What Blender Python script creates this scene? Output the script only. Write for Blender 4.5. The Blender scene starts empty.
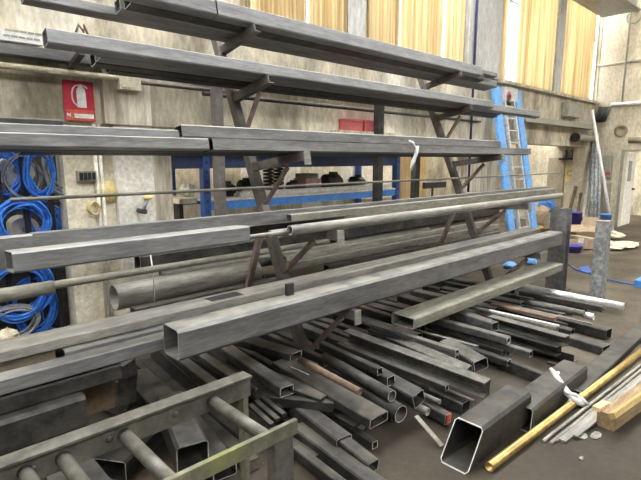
import bpy, math, random
from mathutils import Vector as V, Matrix
random.seed(7)
scene = bpy.context.scene
C = scene.collection
rad = math.radians

# ------------------------------------------------------------------ camera
F = 490.0; PITCH = math.atan(81 / F); TH = rad(46.6); H = 1.8
cp, sp = math.cos(PITCH), math.sin(PITCH)
FW = V((cp * math.cos(TH), cp * math.sin(TH), -sp))
RT = V((math.sin(TH), -math.cos(TH), 0)); UP = V((sp * math.cos(TH), sp * math.sin(TH), cp))
cd = bpy.data.cameras.new('camera'); cam = bpy.data.objects.new('camera', cd); C.objects.link(cam)
cd.sensor_width = 36; cd.lens = F / 641 * 36; cd.clip_end = 200
m = Matrix((RT, UP, -FW)).transposed().to_4x4(); m.translation = V((0, 0, H)); cam.matrix_world = m
scene.camera = cam

def ray(u, v): return FW + RT * ((u - 320.5) / F) - UP * ((v - 240) / F)
def at(u, v, X=None, Y=None, Z=None):           # where a sight line meets a plane of the place
    d = ray(u, v)
    t = X / d.x if X is not None else Y / d.y if Y is not None else (Z - H) / d.z
    return V((0, 0, H)) + d * t
def xat(u, y, z):                                # X on the line (y, z)
    lo, hi = -3.0, 60.0
    for _ in range(60):
        q = V(((lo + hi) / 2, y, z - H)); dd = q.dot(FW)
        uu = 320.5 + F * q.dot(RT) / dd if dd > .01 else -9999
        if uu < u: lo = (lo + hi) / 2
        else: hi = (lo + hi) / 2
    return lo

# ------------------------------------------------------------------ materials
def newmat(name):
    mt = bpy.data.materials.new(name); mt.use_nodes = True
    return mt, mt.node_tree.nodes, mt.node_tree.links, mt.node_tree.nodes['Principled BSDF']
def noisy(name, c1, c2, scale=3, stretch=(1, 1, 1), rough=.6, metal=0, c3=None, detail=8, bump=0, lo=.35, hi=.65, rnd=0, spec=.4, dust=None):
    mt, N, L, B = newmat(name)
    tc = N.new('ShaderNodeTexCoord'); mp = N.new('ShaderNodeMapping'); mp.inputs['Scale'].default_value = stretch
    L.new(tc.outputs['Object'], mp.inputs[0])
    nz = N.new('ShaderNodeTexNoise'); nz.inputs['Scale'].default_value = scale; nz.inputs['Detail'].default_value = detail
    nz.inputs['Roughness'].default_value = .65
    L.new(mp.outputs[0], nz.inputs[0])
    rp = N.new('ShaderNodeValToRGB'); rp.color_ramp.elements[0].position = lo; rp.color_ramp.elements[1].position = hi
    rp.color_ramp.elements[0].color = (*c1, 1); rp.color_ramp.elements[1].color = (*c2, 1)
    L.new(nz.outputs[0], rp.inputs[0]); col = rp.outputs[0]
    if c3:
        n2 = N.new('ShaderNodeTexNoise'); n2.inputs['Scale'].default_value = scale * .35; n2.inputs['Detail'].default_value = 6
        L.new(mp.outputs[0], n2.inputs[0])
        r2 = N.new('ShaderNodeValToRGB'); r2.color_ramp.elements[0].position = .55; r2.color_ramp.elements[1].position = .7
        L.new(n2.outputs[0], r2.inputs[0])
        mx = N.new('ShaderNodeMixRGB'); L.new(r2.outputs[0], mx.inputs[0]); L.new(col, mx.inputs[1]); mx.inputs[2].default_value = (*c3, 1)
        col = mx.outputs[0]
    n4 = N.new('ShaderNodeTexNoise'); n4.inputs['Scale'].default_value = 22; n4.inputs['Detail'].default_value = 6; n4.inputs['Roughness'].default_value = .7
    L.new(mp.outputs[0], n4.inputs[0])
    m5 = N.new('ShaderNodeMapRange'); m5.inputs[1].default_value = .3; m5.inputs[2].default_value = .7; m5.inputs[3].default_value = .72; m5.inputs[4].default_value = 1.25
    L.new(n4.outputs[0], m5.inputs[0])
    h5 = N.new('ShaderNodeHueSaturation'); L.new(m5.outputs[0], h5.inputs['Value']); L.new(col, h5.inputs['Color']); col = h5.outputs[0]
    if rnd:
        oi = N.new('ShaderNodeObjectInfo'); mr = N.new('ShaderNodeMapRange')
        mr.inputs[3].default_value = 1 - rnd; mr.inputs[4].default_value = 1 + rnd
        L.new(oi.outputs['Random'], mr.inputs[0])
        hs = N.new('ShaderNodeHueSaturation'); L.new(mr.outputs[0], hs.inputs['Value']); L.new(col, hs.inputs['Color']); col = hs.outputs[0]
    if dust:
        ge = N.new('ShaderNodeNewGeometry'); sx = N.new('ShaderNodeSeparateXYZ'); L.new(ge.outputs['Normal'], sx.inputs[0])
        dr = N.new('ShaderNodeMapRange'); dr.inputs[1].default_value = .6; dr.inputs[2].default_value = .97; dr.inputs[4].default_value = dust[1]
        L.new(sx.outputs[2], dr.inputs[0])
        n3 = N.new('ShaderNodeTexNoise'); n3.inputs['Scale'].default_value = 5; n3.inputs['Detail'].default_value = 9; L.new(tc.outputs['Object'], n3.inputs[0])
        m3 = N.new('ShaderNodeMapRange'); m3.inputs[1].default_value = .35; m3.inputs[2].default_value = .6; L.new(n3.outputs[0], m3.inputs[0])
        mu = N.new('ShaderNodeMath'); mu.operation = 'MULTIPLY'; L.new(dr.outputs[0], mu.inputs[0]); L.new(m3.outputs[0], mu.inputs[1])
        m4 = N.new('ShaderNodeMixRGB'); L.new(mu.outputs[0], m4.inputs[0]); L.new(col, m4.inputs[1]); m4.inputs[2].default_value = (*dust[0], 1); col = m4.outputs[0]
    L.new(col, B.inputs['Base Color'])
    B.inputs['Roughness'].default_value = rough; B.inputs['Metallic'].default_value = metal
    B.inputs['Specular IOR Level'].default_value = spec
    if bump:
        bp = N.new('ShaderNodeBump'); bp.inputs['Strength'].default_value = bump; bp.inputs['Distance'].default_value = .02
        L.new(nz.outputs[0], bp.inputs['Height']); L.new(bp.outputs[0], B.inputs['Normal'])
    return mt
def plain(name, c, rough=.6, metal=0, spec=.4):
    k = .82
    return noisy(name, tuple(x * k for x in c), c, 9, rough=rough, metal=metal, spec=spec)
M = {}
LONG = (.5, 6, 6)
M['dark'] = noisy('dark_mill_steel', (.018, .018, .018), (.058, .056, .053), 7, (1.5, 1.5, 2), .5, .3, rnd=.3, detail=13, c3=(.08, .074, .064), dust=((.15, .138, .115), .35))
M['pilemid'] = noisy('shaded_mill_steel', (.05, .05, .05), (.13, .128, .122), 7, (1.5, 1.5, 2), .5, .3, rnd=.2, c3=(.15, .14, .12), detail=13, dust=((.22, .21, .18), .4))  # darker copy of the mill steel, with the rack's shade in its colour
M['pilelight'] = noisy('shaded_pale_steel', (.09, .088, .08), (.2, .195, .175), 7, (1.5, 1.5, 2), .5, .3, rnd=.15, c3=(.24, .23, .2), detail=13)  # darker copy of the pale steel for the shaded pile
M['mid'] = noisy('mill_steel', (.125, .125, .13), (.25, .25, .25), 5, (.5, 3, 3), .5, .3, detail=13, rnd=.12, c3=(.25, .25, .255), dust=((.4, .385, .33), .75))
M['slate'] = noisy('blue_grey_mill_steel', (.15, .153, .16), (.25, .253, .26), 5, (.4, 3, 3), .5, .3, detail=13, rnd=.1, c3=(.21, .21, .22), dust=((.4, .385, .33), .75))
M['light'] = noisy('pale_dusty_steel', (.2, .195, .175), (.38, .37, .33), 6, (.5, 3, 3), .55, .25, rnd=.1, c3=(.2, .2, .2))
M['olive'] = noisy('olive_dusty_steel', (.17, .165, .135), (.33, .32, .265), 7, (.6, 3, 3), .6, .2, rnd=.1, c3=(.2, .195, .18), detail=12)
M['cutedge'] = noisy('sawn_steel_edge', (.32, .32, .3), (.58, .58, .55), 9, (1, 1, 1), .45, .3)
M['galv'] = noisy('bright_galvanised_steel', (.6, .61, .62), (.78, .79, .8), 6, (1, 1, 1), .32, .55)
M['stain'] = noisy('mottled_zinc_grey', (.2, .21, .22), (.4, .42, .43), 14, (1, 1, 1), .5, .3, lo=.4, hi=.6)
M['rust'] = noisy('rusty_steel', (.12, .09, .068), (.22, .15, .1), 9, (1, 1, 1), .75, .1, c3=(.12, .11, .1))
M['rackpaint'] = noisy('worn_grey_brown_rack_paint', (.115, .105, .1), (.19, .17, .16), 5, (1, 1, 1), .6, .1, c3=(.24, .19, .165))
M['brown'] = noisy('red_brown_primer', (.2, .15, .13), (.33, .25, .22), 6, rough=.65, c3=(.18, .15, .14))
M['moss'] = noisy('mossy_green_grey_paint', (.095, .095, .075), (.2, .2, .135), 8, rough=.65, c3=(.19, .2, .085), metal=.1)
M['trestle'] = noisy('worn_grey_steel', (.085, .085, .074), (.185, .18, .155), 9, rough=.45, metal=.4, detail=13, c3=(.15, .145, .12))
M['brass'] = noisy('brass', (.36, .25, .09), (.6, .44, .17), 7, (1, 1, 1), .35, .75, c3=(.3, .22, .1))
M['concrete'] = noisy('concrete_floor', (.04, .031, .022), (.135, .112, .08), 1.6, rough=.6, c3=(.19, .163, .125), detail=14, bump=.25, lo=.3, hi=.7, spec=.2)
M['wall'] = noisy('cream_plaster', (.46, .41, .3), (.7, .64, .5), 2.2, (1, 1, .5), .85, c3=(.44, .39, .3), detail=14, bump=.2)
M['stainwall'] = noisy('stained_concrete', (.26, .23, .17), (.68, .62, .48), 2.6, (1, 1, .4), .9, c3=(.7, .67, .57), detail=15, bump=.4)
M['roughcol'] = noisy('flaking_concrete', (.28, .24, .18), (.72, .67, .55), 7, (1, 1, .15), .9, detail=14, bump=.5, c3=(.66, .62, .52))
M['board'] = noisy('streaked_board', (.46, .39, .28), (.74, .67, .52), 3, (3, 3, .2), .8, c3=(.66, .6, .48), detail=12)
M['whitewall'] = noisy('white_paint', (.66, .63, .55), (.84, .82, .76), 5, rough=.7, c3=(.6, .55, .45), detail=12)
M['dimwall'] = plain('low_bounce_wall', (.16, .155, .145), .8)  # dim tone for unseen walls and slabs, set to cut bounced light
M['pier'] = noisy('grey_pier_paint', (.42, .42, .4), (.58, .58, .55), 3, (1, 1, .3), .7, detail=10)
M['cream'] = noisy('cream_paint', (.66, .6, .45), (.86, .81, .67), 4, rough=.7, c3=(.55, .48, .33))
M['blue'] = plain('blue_enamel', (.09, .28, .72), .4)
M['skyblue'] = plain('light_blue_plastic', (.16, .42, .85), .45)
M['rackblue'] = plain('dark_blue_rack_paint', (.05, .12, .4), .4)
M['navy'] = plain('navy_paint', (.035, .055, .14), .5)
M['cable'] = plain('blue_cable', (.05, .24, .85), .4)
M['greycable'] = plain('grey_cable', (.3, .31, .33), .5)
M['black'] = plain('black_plastic', (.025, .025, .03), .5)
M['white'] = plain('white_plastic', (.8, .8, .78), .45)
M['red'] = plain('red_sign', (.52, .025, .06), .4)
M['redbox'] = plain('faded_red', (.45, .1, .1), .6)
M['orange'] = plain('orange_red', (.7, .12, .07), .4)
M['yellow'] = plain('dull_yellow', (.75, .62, .28), .6)
M['wood'] = noisy('raw_timber', (.2, .135, .075), (.36, .26, .15), 4, (1, 8, 8), .75)
M['paleply'] = noisy('pale_plywood', (.62, .44, .22), (.78, .6, .34), 3, (6, 6, .6), .7, c3=(.4, .26, .12))
M['laths'] = noisy('yellow_lath', (.38, .27, .1), (.55, .4, .17), 5, (1, 8, 8), .7)
M['card'] = noisy('cardboard', (.36, .27, .18), (.5, .39, .27), 4, rough=.85, c3=(.3, .22, .15))
M['tanpanel'] = noisy('tan_board', (.26, .22, .15), (.38, .33, .23), 2, rough=.8)
M['rag'] = noisy('pale_rag', (.6, .54, .4), (.72, .66, .5), 9, rough=.9)
M['sack'] = noisy('dirty_grey_sheet', (.06, .06, .056), (.2, .195, .18), 6, rough=.45, bump=.3)
M['grime'] = noisy('brown_grime', (.06, .045, .03), (.15, .1, .06), 8, rough=.8)
M['purple'] = plain('violet_plastic', (.1, .08, .4), .5)
M['alu'] = plain('aluminium', (.62, .63, .63), .4, .4)
M['panelgrey'] = plain('grey_green_cabinet_paint', (.36, .35, .28), .6)
M['pink'] = plain('pink_print', (.55, .3, .3), .7)
M['dimfloor'] = plain('dim_floor', (.12, .115, .105), .5)
def clear(name, tint, mixf):
    mt, N, L, B = newmat(name)
    t = N.new('ShaderNodeBsdfTransparent'); t.inputs[0].default_value = (*tint, 1)
    g = N.new('ShaderNodeBsdfGlossy'); g.inputs[1].default_value = .12
    x = N.new('ShaderNodeMixShader'); x.inputs[0].default_value = mixf
    L.new(t.outputs[0], x.inputs[1]); L.new(g.outputs[0], x.inputs[2]); L.new(x.outputs[0], N['Material Output'].inputs[0])
    return mt
M['glass'] = clear('window_glass', (.97, .98, 1), .06)
def film():
    mt, N, L, B = newmat('clear_plastic_film')
    B.inputs['Base Color'].default_value = (.75, .76, .74, 1); B.inputs['Roughness'].default_value = .22
    B.inputs['Alpha'].default_value = .85
    return mt
M['film'] = film()
def curtain_mat():
    mt, N, L, B = newmat('yellow_curtain_cloth')
    tc = N.new('ShaderNodeTexCoord'); mp = N.new('ShaderNodeMapping'); mp.inputs['Scale'].default_value = (9, 9, .12)
    nz = N.new('ShaderNodeTexNoise'); nz.inputs['Scale'].default_value = 3
    L.new(tc.outputs['Object'], mp.inputs[0]); L.new(mp.outputs[0], nz.inputs[0])
    rp = N.new('ShaderNodeValToRGB'); rp.color_ramp.elements[0].position = .3; rp.color_ramp.elements[1].position = .7
    rp.color_ramp.elements[0].color = (.58, .47, .28, 1); rp.color_ramp.elements[1].color = (.86, .78, .58, 1)  # streaks paint the shading of the folds into the cloth colour
    L.new(nz.outputs[0], rp.inputs[0])
    d = N.new('ShaderNodeBsdfDiffuse'); t = N.new('ShaderNodeBsdfTranslucent'); x = N.new('ShaderNodeMixShader'); x.inputs[0].default_value = .55
    L.new(rp.outputs[0], d.inputs[0]); L.new(rp.outputs[0], t.inputs[0])
    L.new(d.outputs[0], x.inputs[1]); L.new(t.outputs[0], x.inputs[2]); L.new(x.outputs[0], N['Material Output'].inputs[0])
    return mt
M['curtain'] = curtain_mat()

# ------------------------------------------------------------------ mesh building
class MB:
    def __init__(s): s.v = []; s.f = []; s.smooth = []; s.cut = []
    def add(s, vs, fs, sm=False):
        o = len(s.v); s.v += [V(x) for x in vs]; s.f += [[i + o for i in f] for f in fs]; s.smooth += [sm] * len(fs)
        return s
    def box(s, x0, x1, y0, y1, z0, z1):
        return s.add([(x0, y0, z0), (x1, y0, z0), (x1, y1, z0), (x0, y1, z0), (x0, y0, z1), (x1, y0, z1), (x1, y1, z1), (x0, y1, z1)],
                     [(0, 3, 2, 1), (4, 5, 6, 7), (0, 1, 5, 4), (1, 2, 6, 5), (2, 3, 7, 6), (3, 0, 4, 7)])
    def sweep(s, p, q, outer, inner=None, up=V((0, 0, 1)), roll=0, sm=False):
        """profile (list of 2-D points) swept from p to q; inner = hole right through"""
        p, q = V(p), V(q); a = (q - p).normalized()
        if abs(a.dot(up)) > .98: up = V((0, 1, 0)) if abs(a.y) < .9 else V((1, 0, 0))
        r = a.cross(up).normalized(); u = r.cross(a).normalized()
        c, sn = math.cos(roll), math.sin(roll); r, u = r * c + u * sn, u * c - r * sn
        n = len(outer)
        P = lambda b, t: b + r * t[0] + u * t[1]
        vs = [P(p, t) for t in outer] + [P(q, t) for t in outer]
        side = [(i, (i + 1) % n, n + (i + 1) % n, n + i) for i in range(n)]
        if inner:
            k = len(inner); assert k == n
            vs += [P(p, t) for t in inner] + [P(q, t) for t in inner]
            ins = [(2 * n + (i + 1) % n, 2 * n + i, 3 * n + i, 3 * n + (i + 1) % n) for i in range(n)]
            e1 = [((i + 1) % n, i, 2 * n + i, 2 * n + (i + 1) % n) for i in range(n)]
            e2 = [(n + i, n + (i + 1) % n, 3 * n + (i + 1) % n, 3 * n + i) for i in range(n)]
            o = len(s.v); s.add(vs, side + ins, sm); s.cut += range(len(s.f), len(s.f) + 2 * n); s.f += [[i + o for i in f] for f in e1 + e2]; s.smooth += [False] * (2 * n)
        else:
            o = len(s.v); s.add(vs, side, sm); s.f += [[o + i for i in reversed(range(n))], [o + n + i for i in range(n)]]; s.smooth += [False] * 2
        return s
    def rect(s, p, q, w, h, t=.006, roll=0, up=V((0, 0, 1)), solid=False):
        return s.sweep(p, q, rr(w, h, min(w, h) * .1), None if solid else rr(w - 2 * t, h - 2 * t, min(w, h) * .06), up, roll)
    def pipe(s, p, q, r, t=.005, n=18, solid=False):
        return s.sweep(p, q, circ(r, n), None if solid else circ(max(r - t, r * .4), n), sm=True)
    def channel(s, p, q, w, h, t=.007, roll=0, up=V((0, 0, 1))):
        a, b = w / 2, h / 2
        return s.sweep(p, q, [(-a, -b), (a, -b), (a, -b + t), (-a + t, -b + t), (-a + t, b - t), (a, b - t), (a, b), (-a, b)], None, up, roll)
    def angle(s, p, q, w, h, t=.006, roll=0, up=V((0, 0, 1))):
        a, b = w / 2, h / 2
        return s.sweep(p, q, [(-a, -b), (a, -b), (a, -b + t), (-a + t, -b + t), (-a + t, b), (-a, b)], None, up, roll)
    def wire(s, pts, r, n=6):
        pts = [V(x) for x in pts]; rings = []; vs = []
        u = V((0, 0, 1))
        for i, p in enumerate(pts):
            a = (pts[min(i + 1, len(pts) - 1)] - pts[max(i - 1, 0)]).normalized()
            if abs(a.dot(u)) > .95: u = V((.3, .9, .2)).normalized()
            x = a.cross(u).normalized(); y = x.cross(a).normalized(); u = y
            vs += [p + x * (r * math.cos(k * 2 * math.pi / n)) + y * (r * math.sin(k * 2 * math.pi / n)) for k in range(n)]
        fs = [(i * n + k, i * n + (k + 1) % n, (i + 1) * n + (k + 1) % n, (i + 1) * n + k) for i in range(len(pts) - 1) for k in range(n)]
        fs += [tuple(reversed(range(n))), tuple((len(pts) - 1) * n + k for k in range(n))]
        return s.add(vs, fs, True)
    def lathe(s, base, prof, n=16, axis=V((0, 0, 1))):
        base = V(base); a = axis.normalized(); x = a.orthogonal().normalized(); y = a.cross(x)
        vs = [base + a * h + (x * math.cos(k * 2 * math.pi / n) + y * math.sin(k * 2 * math.pi / n)) * r for r, h in prof for k in range(n)]
        m_ = len(prof)
        fs = [(i * n + k, i * n + (k + 1) % n, (i + 1) * n + (k + 1) % n, (i + 1) * n + k) for i in range(m_ - 1) for k in range(n)]
        fs += [tuple(reversed(range(n))), tuple((m_ - 1) * n + k for k in range(n))]
        return s.add(vs, fs, True)
    def blob(s, c, sx, sy, sz, seed=0, amp=.25, n=14, mm=9, flat=True):
        rnd = random.Random(seed); c = V(c); vs = []
        ph = [rnd.uniform(0, 6.28) for _ in range(8)]
        for i in range(mm + 1):
            th = math.pi * i / mm
            for k in range(n):
                f = 2 * math.pi * k / n
                q = 1 + amp * (math.sin(3 * f + ph[0] + 2 * th) * .5 + math.sin(5 * th + ph[1] + f) * .4 + math.sin(7 * f + ph[2]) * .25 + rnd.uniform(-.35, .35))
                z = math.cos(th) * sz * q
                vs.append(c + V((math.sin(th) * math.cos(f) * sx * q, math.sin(th) * math.sin(f) * sy * q, max(z, -sz * .9) if flat else z)))
        fs = [(i * n + k, (i + 1) * n + k, (i + 1) * n + (k + 1) % n, i * n + (k + 1) % n) for i in range(mm) for k in range(n)]
        return s.add(vs, fs, False)
    def build(s, name, mat, parent=None):
        me = bpy.data.meshes.new(name)
        xs = [p.x for p in s.v]; ys = [p.y for p in s.v]; zs = [p.z for p in s.v]
        o = V(((min(xs) + max(xs)) / 2, (min(ys) + max(ys)) / 2, min(zs)))
        me.from_pydata([p - o for p in s.v], [], s.f); me.update()
        me.polygons.foreach_set('use_smooth', s.smooth)
        me.materials.append(M[mat] if isinstance(mat, str) else mat)
        if s.cut and mat in ('pilemid', 'pilelight', 'dark', 'mid', 'slate', 'light', 'olive'):
            me.materials.append(M['cutedge'])
            for i in s.cut: me.polygons[i].material_index = 1
        ob = bpy.data.objects.new(name, me); C.objects.link(ob)
        W[ob.name] = o
        ob.location = o - (W[parent.name] if parent else V((0, 0, 0)))
        if parent: ob.parent = parent
        return ob
W = {}
def rr(w, h, r):
    a, b = w / 2, h / 2
    return [(-a + r, -b), (a - r, -b), (a, -b + r), (a, b - r), (a - r, b), (-a + r, b), (-a, b - r), (-a, -b + r)]
def circ(r, n): return [(r * math.cos(i * 2 * math.pi / n), r * math.sin(i * 2 * math.pi / n)) for i in range(n)]
def tag(o, label, cat, group=None, kind=None):
    o['label'] = label; o['category'] = cat
    if group: o['group'] = group
    if kind: o['kind'] = kind
    return o
def thing(name, loc, label, cat, group=None):
    o = bpy.data.objects.new(name, None); C.objects.link(o); o.location = V(loc); W[o.name] = V(loc); o.empty_display_size = .1
    return tag(o, label, cat, group)
def struct(name, mb, mat, parent=None):
    o = mb.build(name, mat, parent)
    if not parent: o['kind'] = 'structure'
    return o

# ================================================================== THE SETTING
SKY0 = 2.3; YW = 4.8; XR = 14.7; YR = 6.7; ZL = 2.12; ZS = 3.3; ZT = 7.6
def shade_floor():  # painted shade: floor colour darkens around the pile and trestle, edge broken by noise
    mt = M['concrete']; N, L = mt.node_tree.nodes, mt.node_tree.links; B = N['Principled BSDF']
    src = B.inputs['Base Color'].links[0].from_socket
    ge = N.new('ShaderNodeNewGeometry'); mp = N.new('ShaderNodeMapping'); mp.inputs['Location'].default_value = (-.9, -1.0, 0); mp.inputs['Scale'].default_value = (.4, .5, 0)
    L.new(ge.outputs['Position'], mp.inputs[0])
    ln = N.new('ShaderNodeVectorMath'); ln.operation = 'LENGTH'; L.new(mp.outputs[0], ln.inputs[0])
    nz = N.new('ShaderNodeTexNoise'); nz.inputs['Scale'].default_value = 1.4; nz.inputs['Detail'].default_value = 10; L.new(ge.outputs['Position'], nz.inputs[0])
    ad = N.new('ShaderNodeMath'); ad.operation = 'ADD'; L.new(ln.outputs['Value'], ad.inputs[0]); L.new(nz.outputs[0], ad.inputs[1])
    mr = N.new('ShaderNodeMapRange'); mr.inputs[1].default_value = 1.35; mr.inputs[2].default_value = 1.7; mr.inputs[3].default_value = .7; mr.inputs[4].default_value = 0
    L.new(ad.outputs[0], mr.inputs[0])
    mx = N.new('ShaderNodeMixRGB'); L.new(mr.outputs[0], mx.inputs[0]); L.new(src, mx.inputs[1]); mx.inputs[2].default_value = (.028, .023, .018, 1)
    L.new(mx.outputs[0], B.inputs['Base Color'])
shade_floor()
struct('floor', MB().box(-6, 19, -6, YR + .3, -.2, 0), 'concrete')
XB = xat(240, YW, 3.6); XP0 = xat(465, YW, 3.6); XP1 = xat(497, YW, 3.6); XWE = xat(596, YW, 3.6)
# back wall: lintel band, the solid bay on the left, pilasters between the windows
struct('wall_back', MB().box(-6, XR, YW, YW + .3, ZL, ZS), 'stainwall')
struct('trim_1', MB().box(-6, XB, YW, YW + .25, ZS, ZT), 'board')
struct('trim_2', MB().box(XP0, XP1, YW - .06, YW + .3, ZS, ZT), 'pier')
struct('trim_3', MB().box(XWE, XR, YW - .02, YW + .3, ZS, ZT), 'wall')
struct('trim_4', MB().box(-6, XR, YW, YW + .3, ZT, ZT + .5), 'stainwall')
struct('trim_5', MB().box(xat(190, YW, 2.5), xat(478, YW, 2.5), YW - .03, YW + .02, 2.62, 2.7), 'dark')
# space behind the lintel
struct('wall_recess', MB().box(-6, XR, YR, YR + .2, 0, ZS), 'stainwall')
struct('roof_baffle', MB().box(-6, XR, -4.2, SKY0, 8.2, 8.4), 'dimwall')  # unseen slab, its gaps shaped to steer sky light and dim the front
struct('recess_baffle', MB().box(10.0, XR, YW + .3, 5.75, ZL + .12, ZL + .25), 'dimwall')  # unseen slab added to keep sky light out of the right recess
struct('trim_18', MB().box(-6, 10.0, YW + .3, YW + .6, ZL + .1, ZL + .25), 'stainwall')
# right wall with a doorway
DX = XR; yd0 = at(641, 190, X=DX).y; dl = at(621, 190, X=DX).y; dz = at(624, 152, X=DX).z
struct('wall_right', MB().box(DX, DX + .25, dl, YR, 0, ZT).box(DX, DX + .25, -6, dl, dz, ZT).box(DX, DX + .25, -6, dl - 1.6, 0, dz), 'wall')
struct('wall_left', MB().box(-6.2, -6, -6, YR, 0, ZT), 'dimwall')  # unseen wall, put in to hold back light from the horizon
struct('wall_front', MB().box(-6, XR, -6.2, -6, 0, ZT), 'dimwall')  # unseen wall behind the camera, blocks low sky light
struct('wall_far', MB().box(DX + 3.6, DX + 3.8, -4, YR, 0, 3), 'stainwall')
struct('far_room_baffle', MB().box(DX + .25, DX + 3.8, -4, YR, 3, 3.1), 'stainwall')  # unseen roof added to darken the room beyond the doorway
struct('trim_6', MB().box(DX - .03, DX, dl, dl + .07, 0, dz + .06).box(DX - .03, DX, dl - 1.6, dl, dz, dz + .06), 'panelgrey')
d1 = struct('door_1', MB().box(DX + .3, DX + 1.15, dl + .02, dl + .06, 0, dz - .03), 'whitewall')
MB().box(DX + .55, DX + .8, dl + .005, dl + .02, 1.2, 1.75).build('door_window', 'stain', d1)
MB().box(DX + 1.03, DX + 1.1, dl - .04, dl + .02, .95, 1.0).build('door_handle', 'dark', d1)
# lower columns and infill under the lintel
xa0, xa1 = xat(67, YW, 1.5), xat(99, YW, 1.5)
xb0, xb1, xc1 = xat(115, YW, 1.6), xat(152, YW, 1.6), xat(173, YW, 1.6)
struct('trim_7', MB().box(xa0, xb0 + .02, YW + .03, YW + .25, 0, ZL), 'cream')
struct('trim_8', MB().box(xb0, xb1, YW - .05, YW + .3, 0, ZL), 'whitewall')
struct('trim_9', MB().box(xb1, xc1, YW + .02, YW + .3, 0, ZL), 'roughcol')
struct('trim_10', MB().box(xat(100, YW, 2.4), xat(147, YW, 2.4), YW - .08, YW + .02, ZL, 2.62), 'roughcol')
struct('trim_11', MB().box(-1, xat(104, YW, 2.7), YW - .16, YW, 2.62, 2.7), 'mid')
struct('trim_12', MB().box(xat(584, YW, 1.6), XR, YW, YW + .3, 0, ZL), 'wall')
# windows: the frame with its bars, a pane
def window(n, x0, x1, bars, mat='alu'):
    mb = MB().box(x0, x0 + .07, YW + .05, YW + .17, ZS, ZT).box(x1 - .07, x1, YW + .05, YW + .17, ZS, ZT)
    mb.box(x0, x1, YW + .05, YW + .17, ZS, ZS + .07).box(x0, x1, YW + .05, YW + .17, ZT - .07, ZT)
    for b, w in bars: mb.box(b - w / 2, b + w / 2, YW + .06, YW + .16, ZS, ZT)
    mb.box(x0, x1, YW + .08, YW + .13, 4.85, 4.89)
    w_ = struct('window_%d' % n, mb, mat)
    MB().box(x0 + .05, x1 - .05, YW + .105, YW + .115, ZS + .05, ZT - .05).build('window_pane', 'glass', w_)
xx = lambda u, v=30: at(u, v, Y=YW).x
window(1, XB, xx(348), [(xx(308), .06)])
struct('trim_13', MB().box(xx(348), xx(366), YW, YW + .3, ZS, ZT), 'pier')
window(2, xx(366), XP0, [(xx(399), .04), (xx(443), .05)])
window(3, XP1, xx(556), [(xx(512), .05), (xx(518), .03)])
struct('trim_14', MB().box(xx(556), xx(563), YW - .05, YW + .3, ZS, ZT), 'pier')
window(4, xx(563), XWE, [(xx(566), .03)])
struct('trim_15', MB().box(XP1, XWE, YW - .1, YW, ZS - .05, ZS), 'stainwall')
def curtain(u0, u1, label, folds, z0=ZS + .03, seed=0):
    x0, x1 = xx(u0), xx(u1); n = folds * 14; rnd = random.Random(seed)
    mb = MB(); vs = []; nz = 5
    off = [rnd.uniform(-.012, .012) for _ in range(n + 1)]
    for j in range(nz + 1):
        z = z0 + (ZT - .1 - z0) * j / nz
        for i in range(n + 1):
            k = i / n
            x = x0 + (x1 - x0) * k; y = YW + .0 + .05 * math.sin(k * folds * 3 * math.pi + seed) + off[i] + .01 * math.sin(j + i)
            vs.append((x, y, z))
    A = len(vs); vs += [(x, y + .006, z) for x, y, z in vs]
    fs = []
    for j in range(nz):
        for i in range(n):
            a = j * (n + 1) + i; q = (a, a + 1, a + n + 2, a + n + 1); fs += [q, tuple(A + t for t in reversed(q))]
    mb.add(vs, fs, True)
    tag(mb.build('curtain', 'curtain'), label, 'curtain', 'yellow curtains at the high windows')
curtain(241, 250, 'narrow yellow curtain strip at the far left end of the window row', 2, seed=1)
curtain(255.5, 302, 'yellow curtain left of the bright window slit, above the topmost tubes', 7, seed=2)
curtain(309, 347, 'yellow curtain just left of the grey mullion behind the rack', 6, seed=3)
curtain(367, 397.5, 'yellow curtain just right of the grey mullion behind the rack', 5, seed=4)
curtain(401, 440, 'broad yellow curtain between two white slits, above the rack centre', 6, seed=5)
curtain(447, 464, 'yellow curtain beside the grey pilaster, above the tube ends', 3, seed=6)
curtain(498, 505.5, 'narrow yellow curtain edge right of the grey pilaster', 2, seed=7)
curtain(521, 555, 'wide yellow curtain left of the thin post on the right', 6, seed=8)
curtain(566.5, 595.5, 'yellow curtain nearest the room corner on the right', 6, seed=9)

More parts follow.
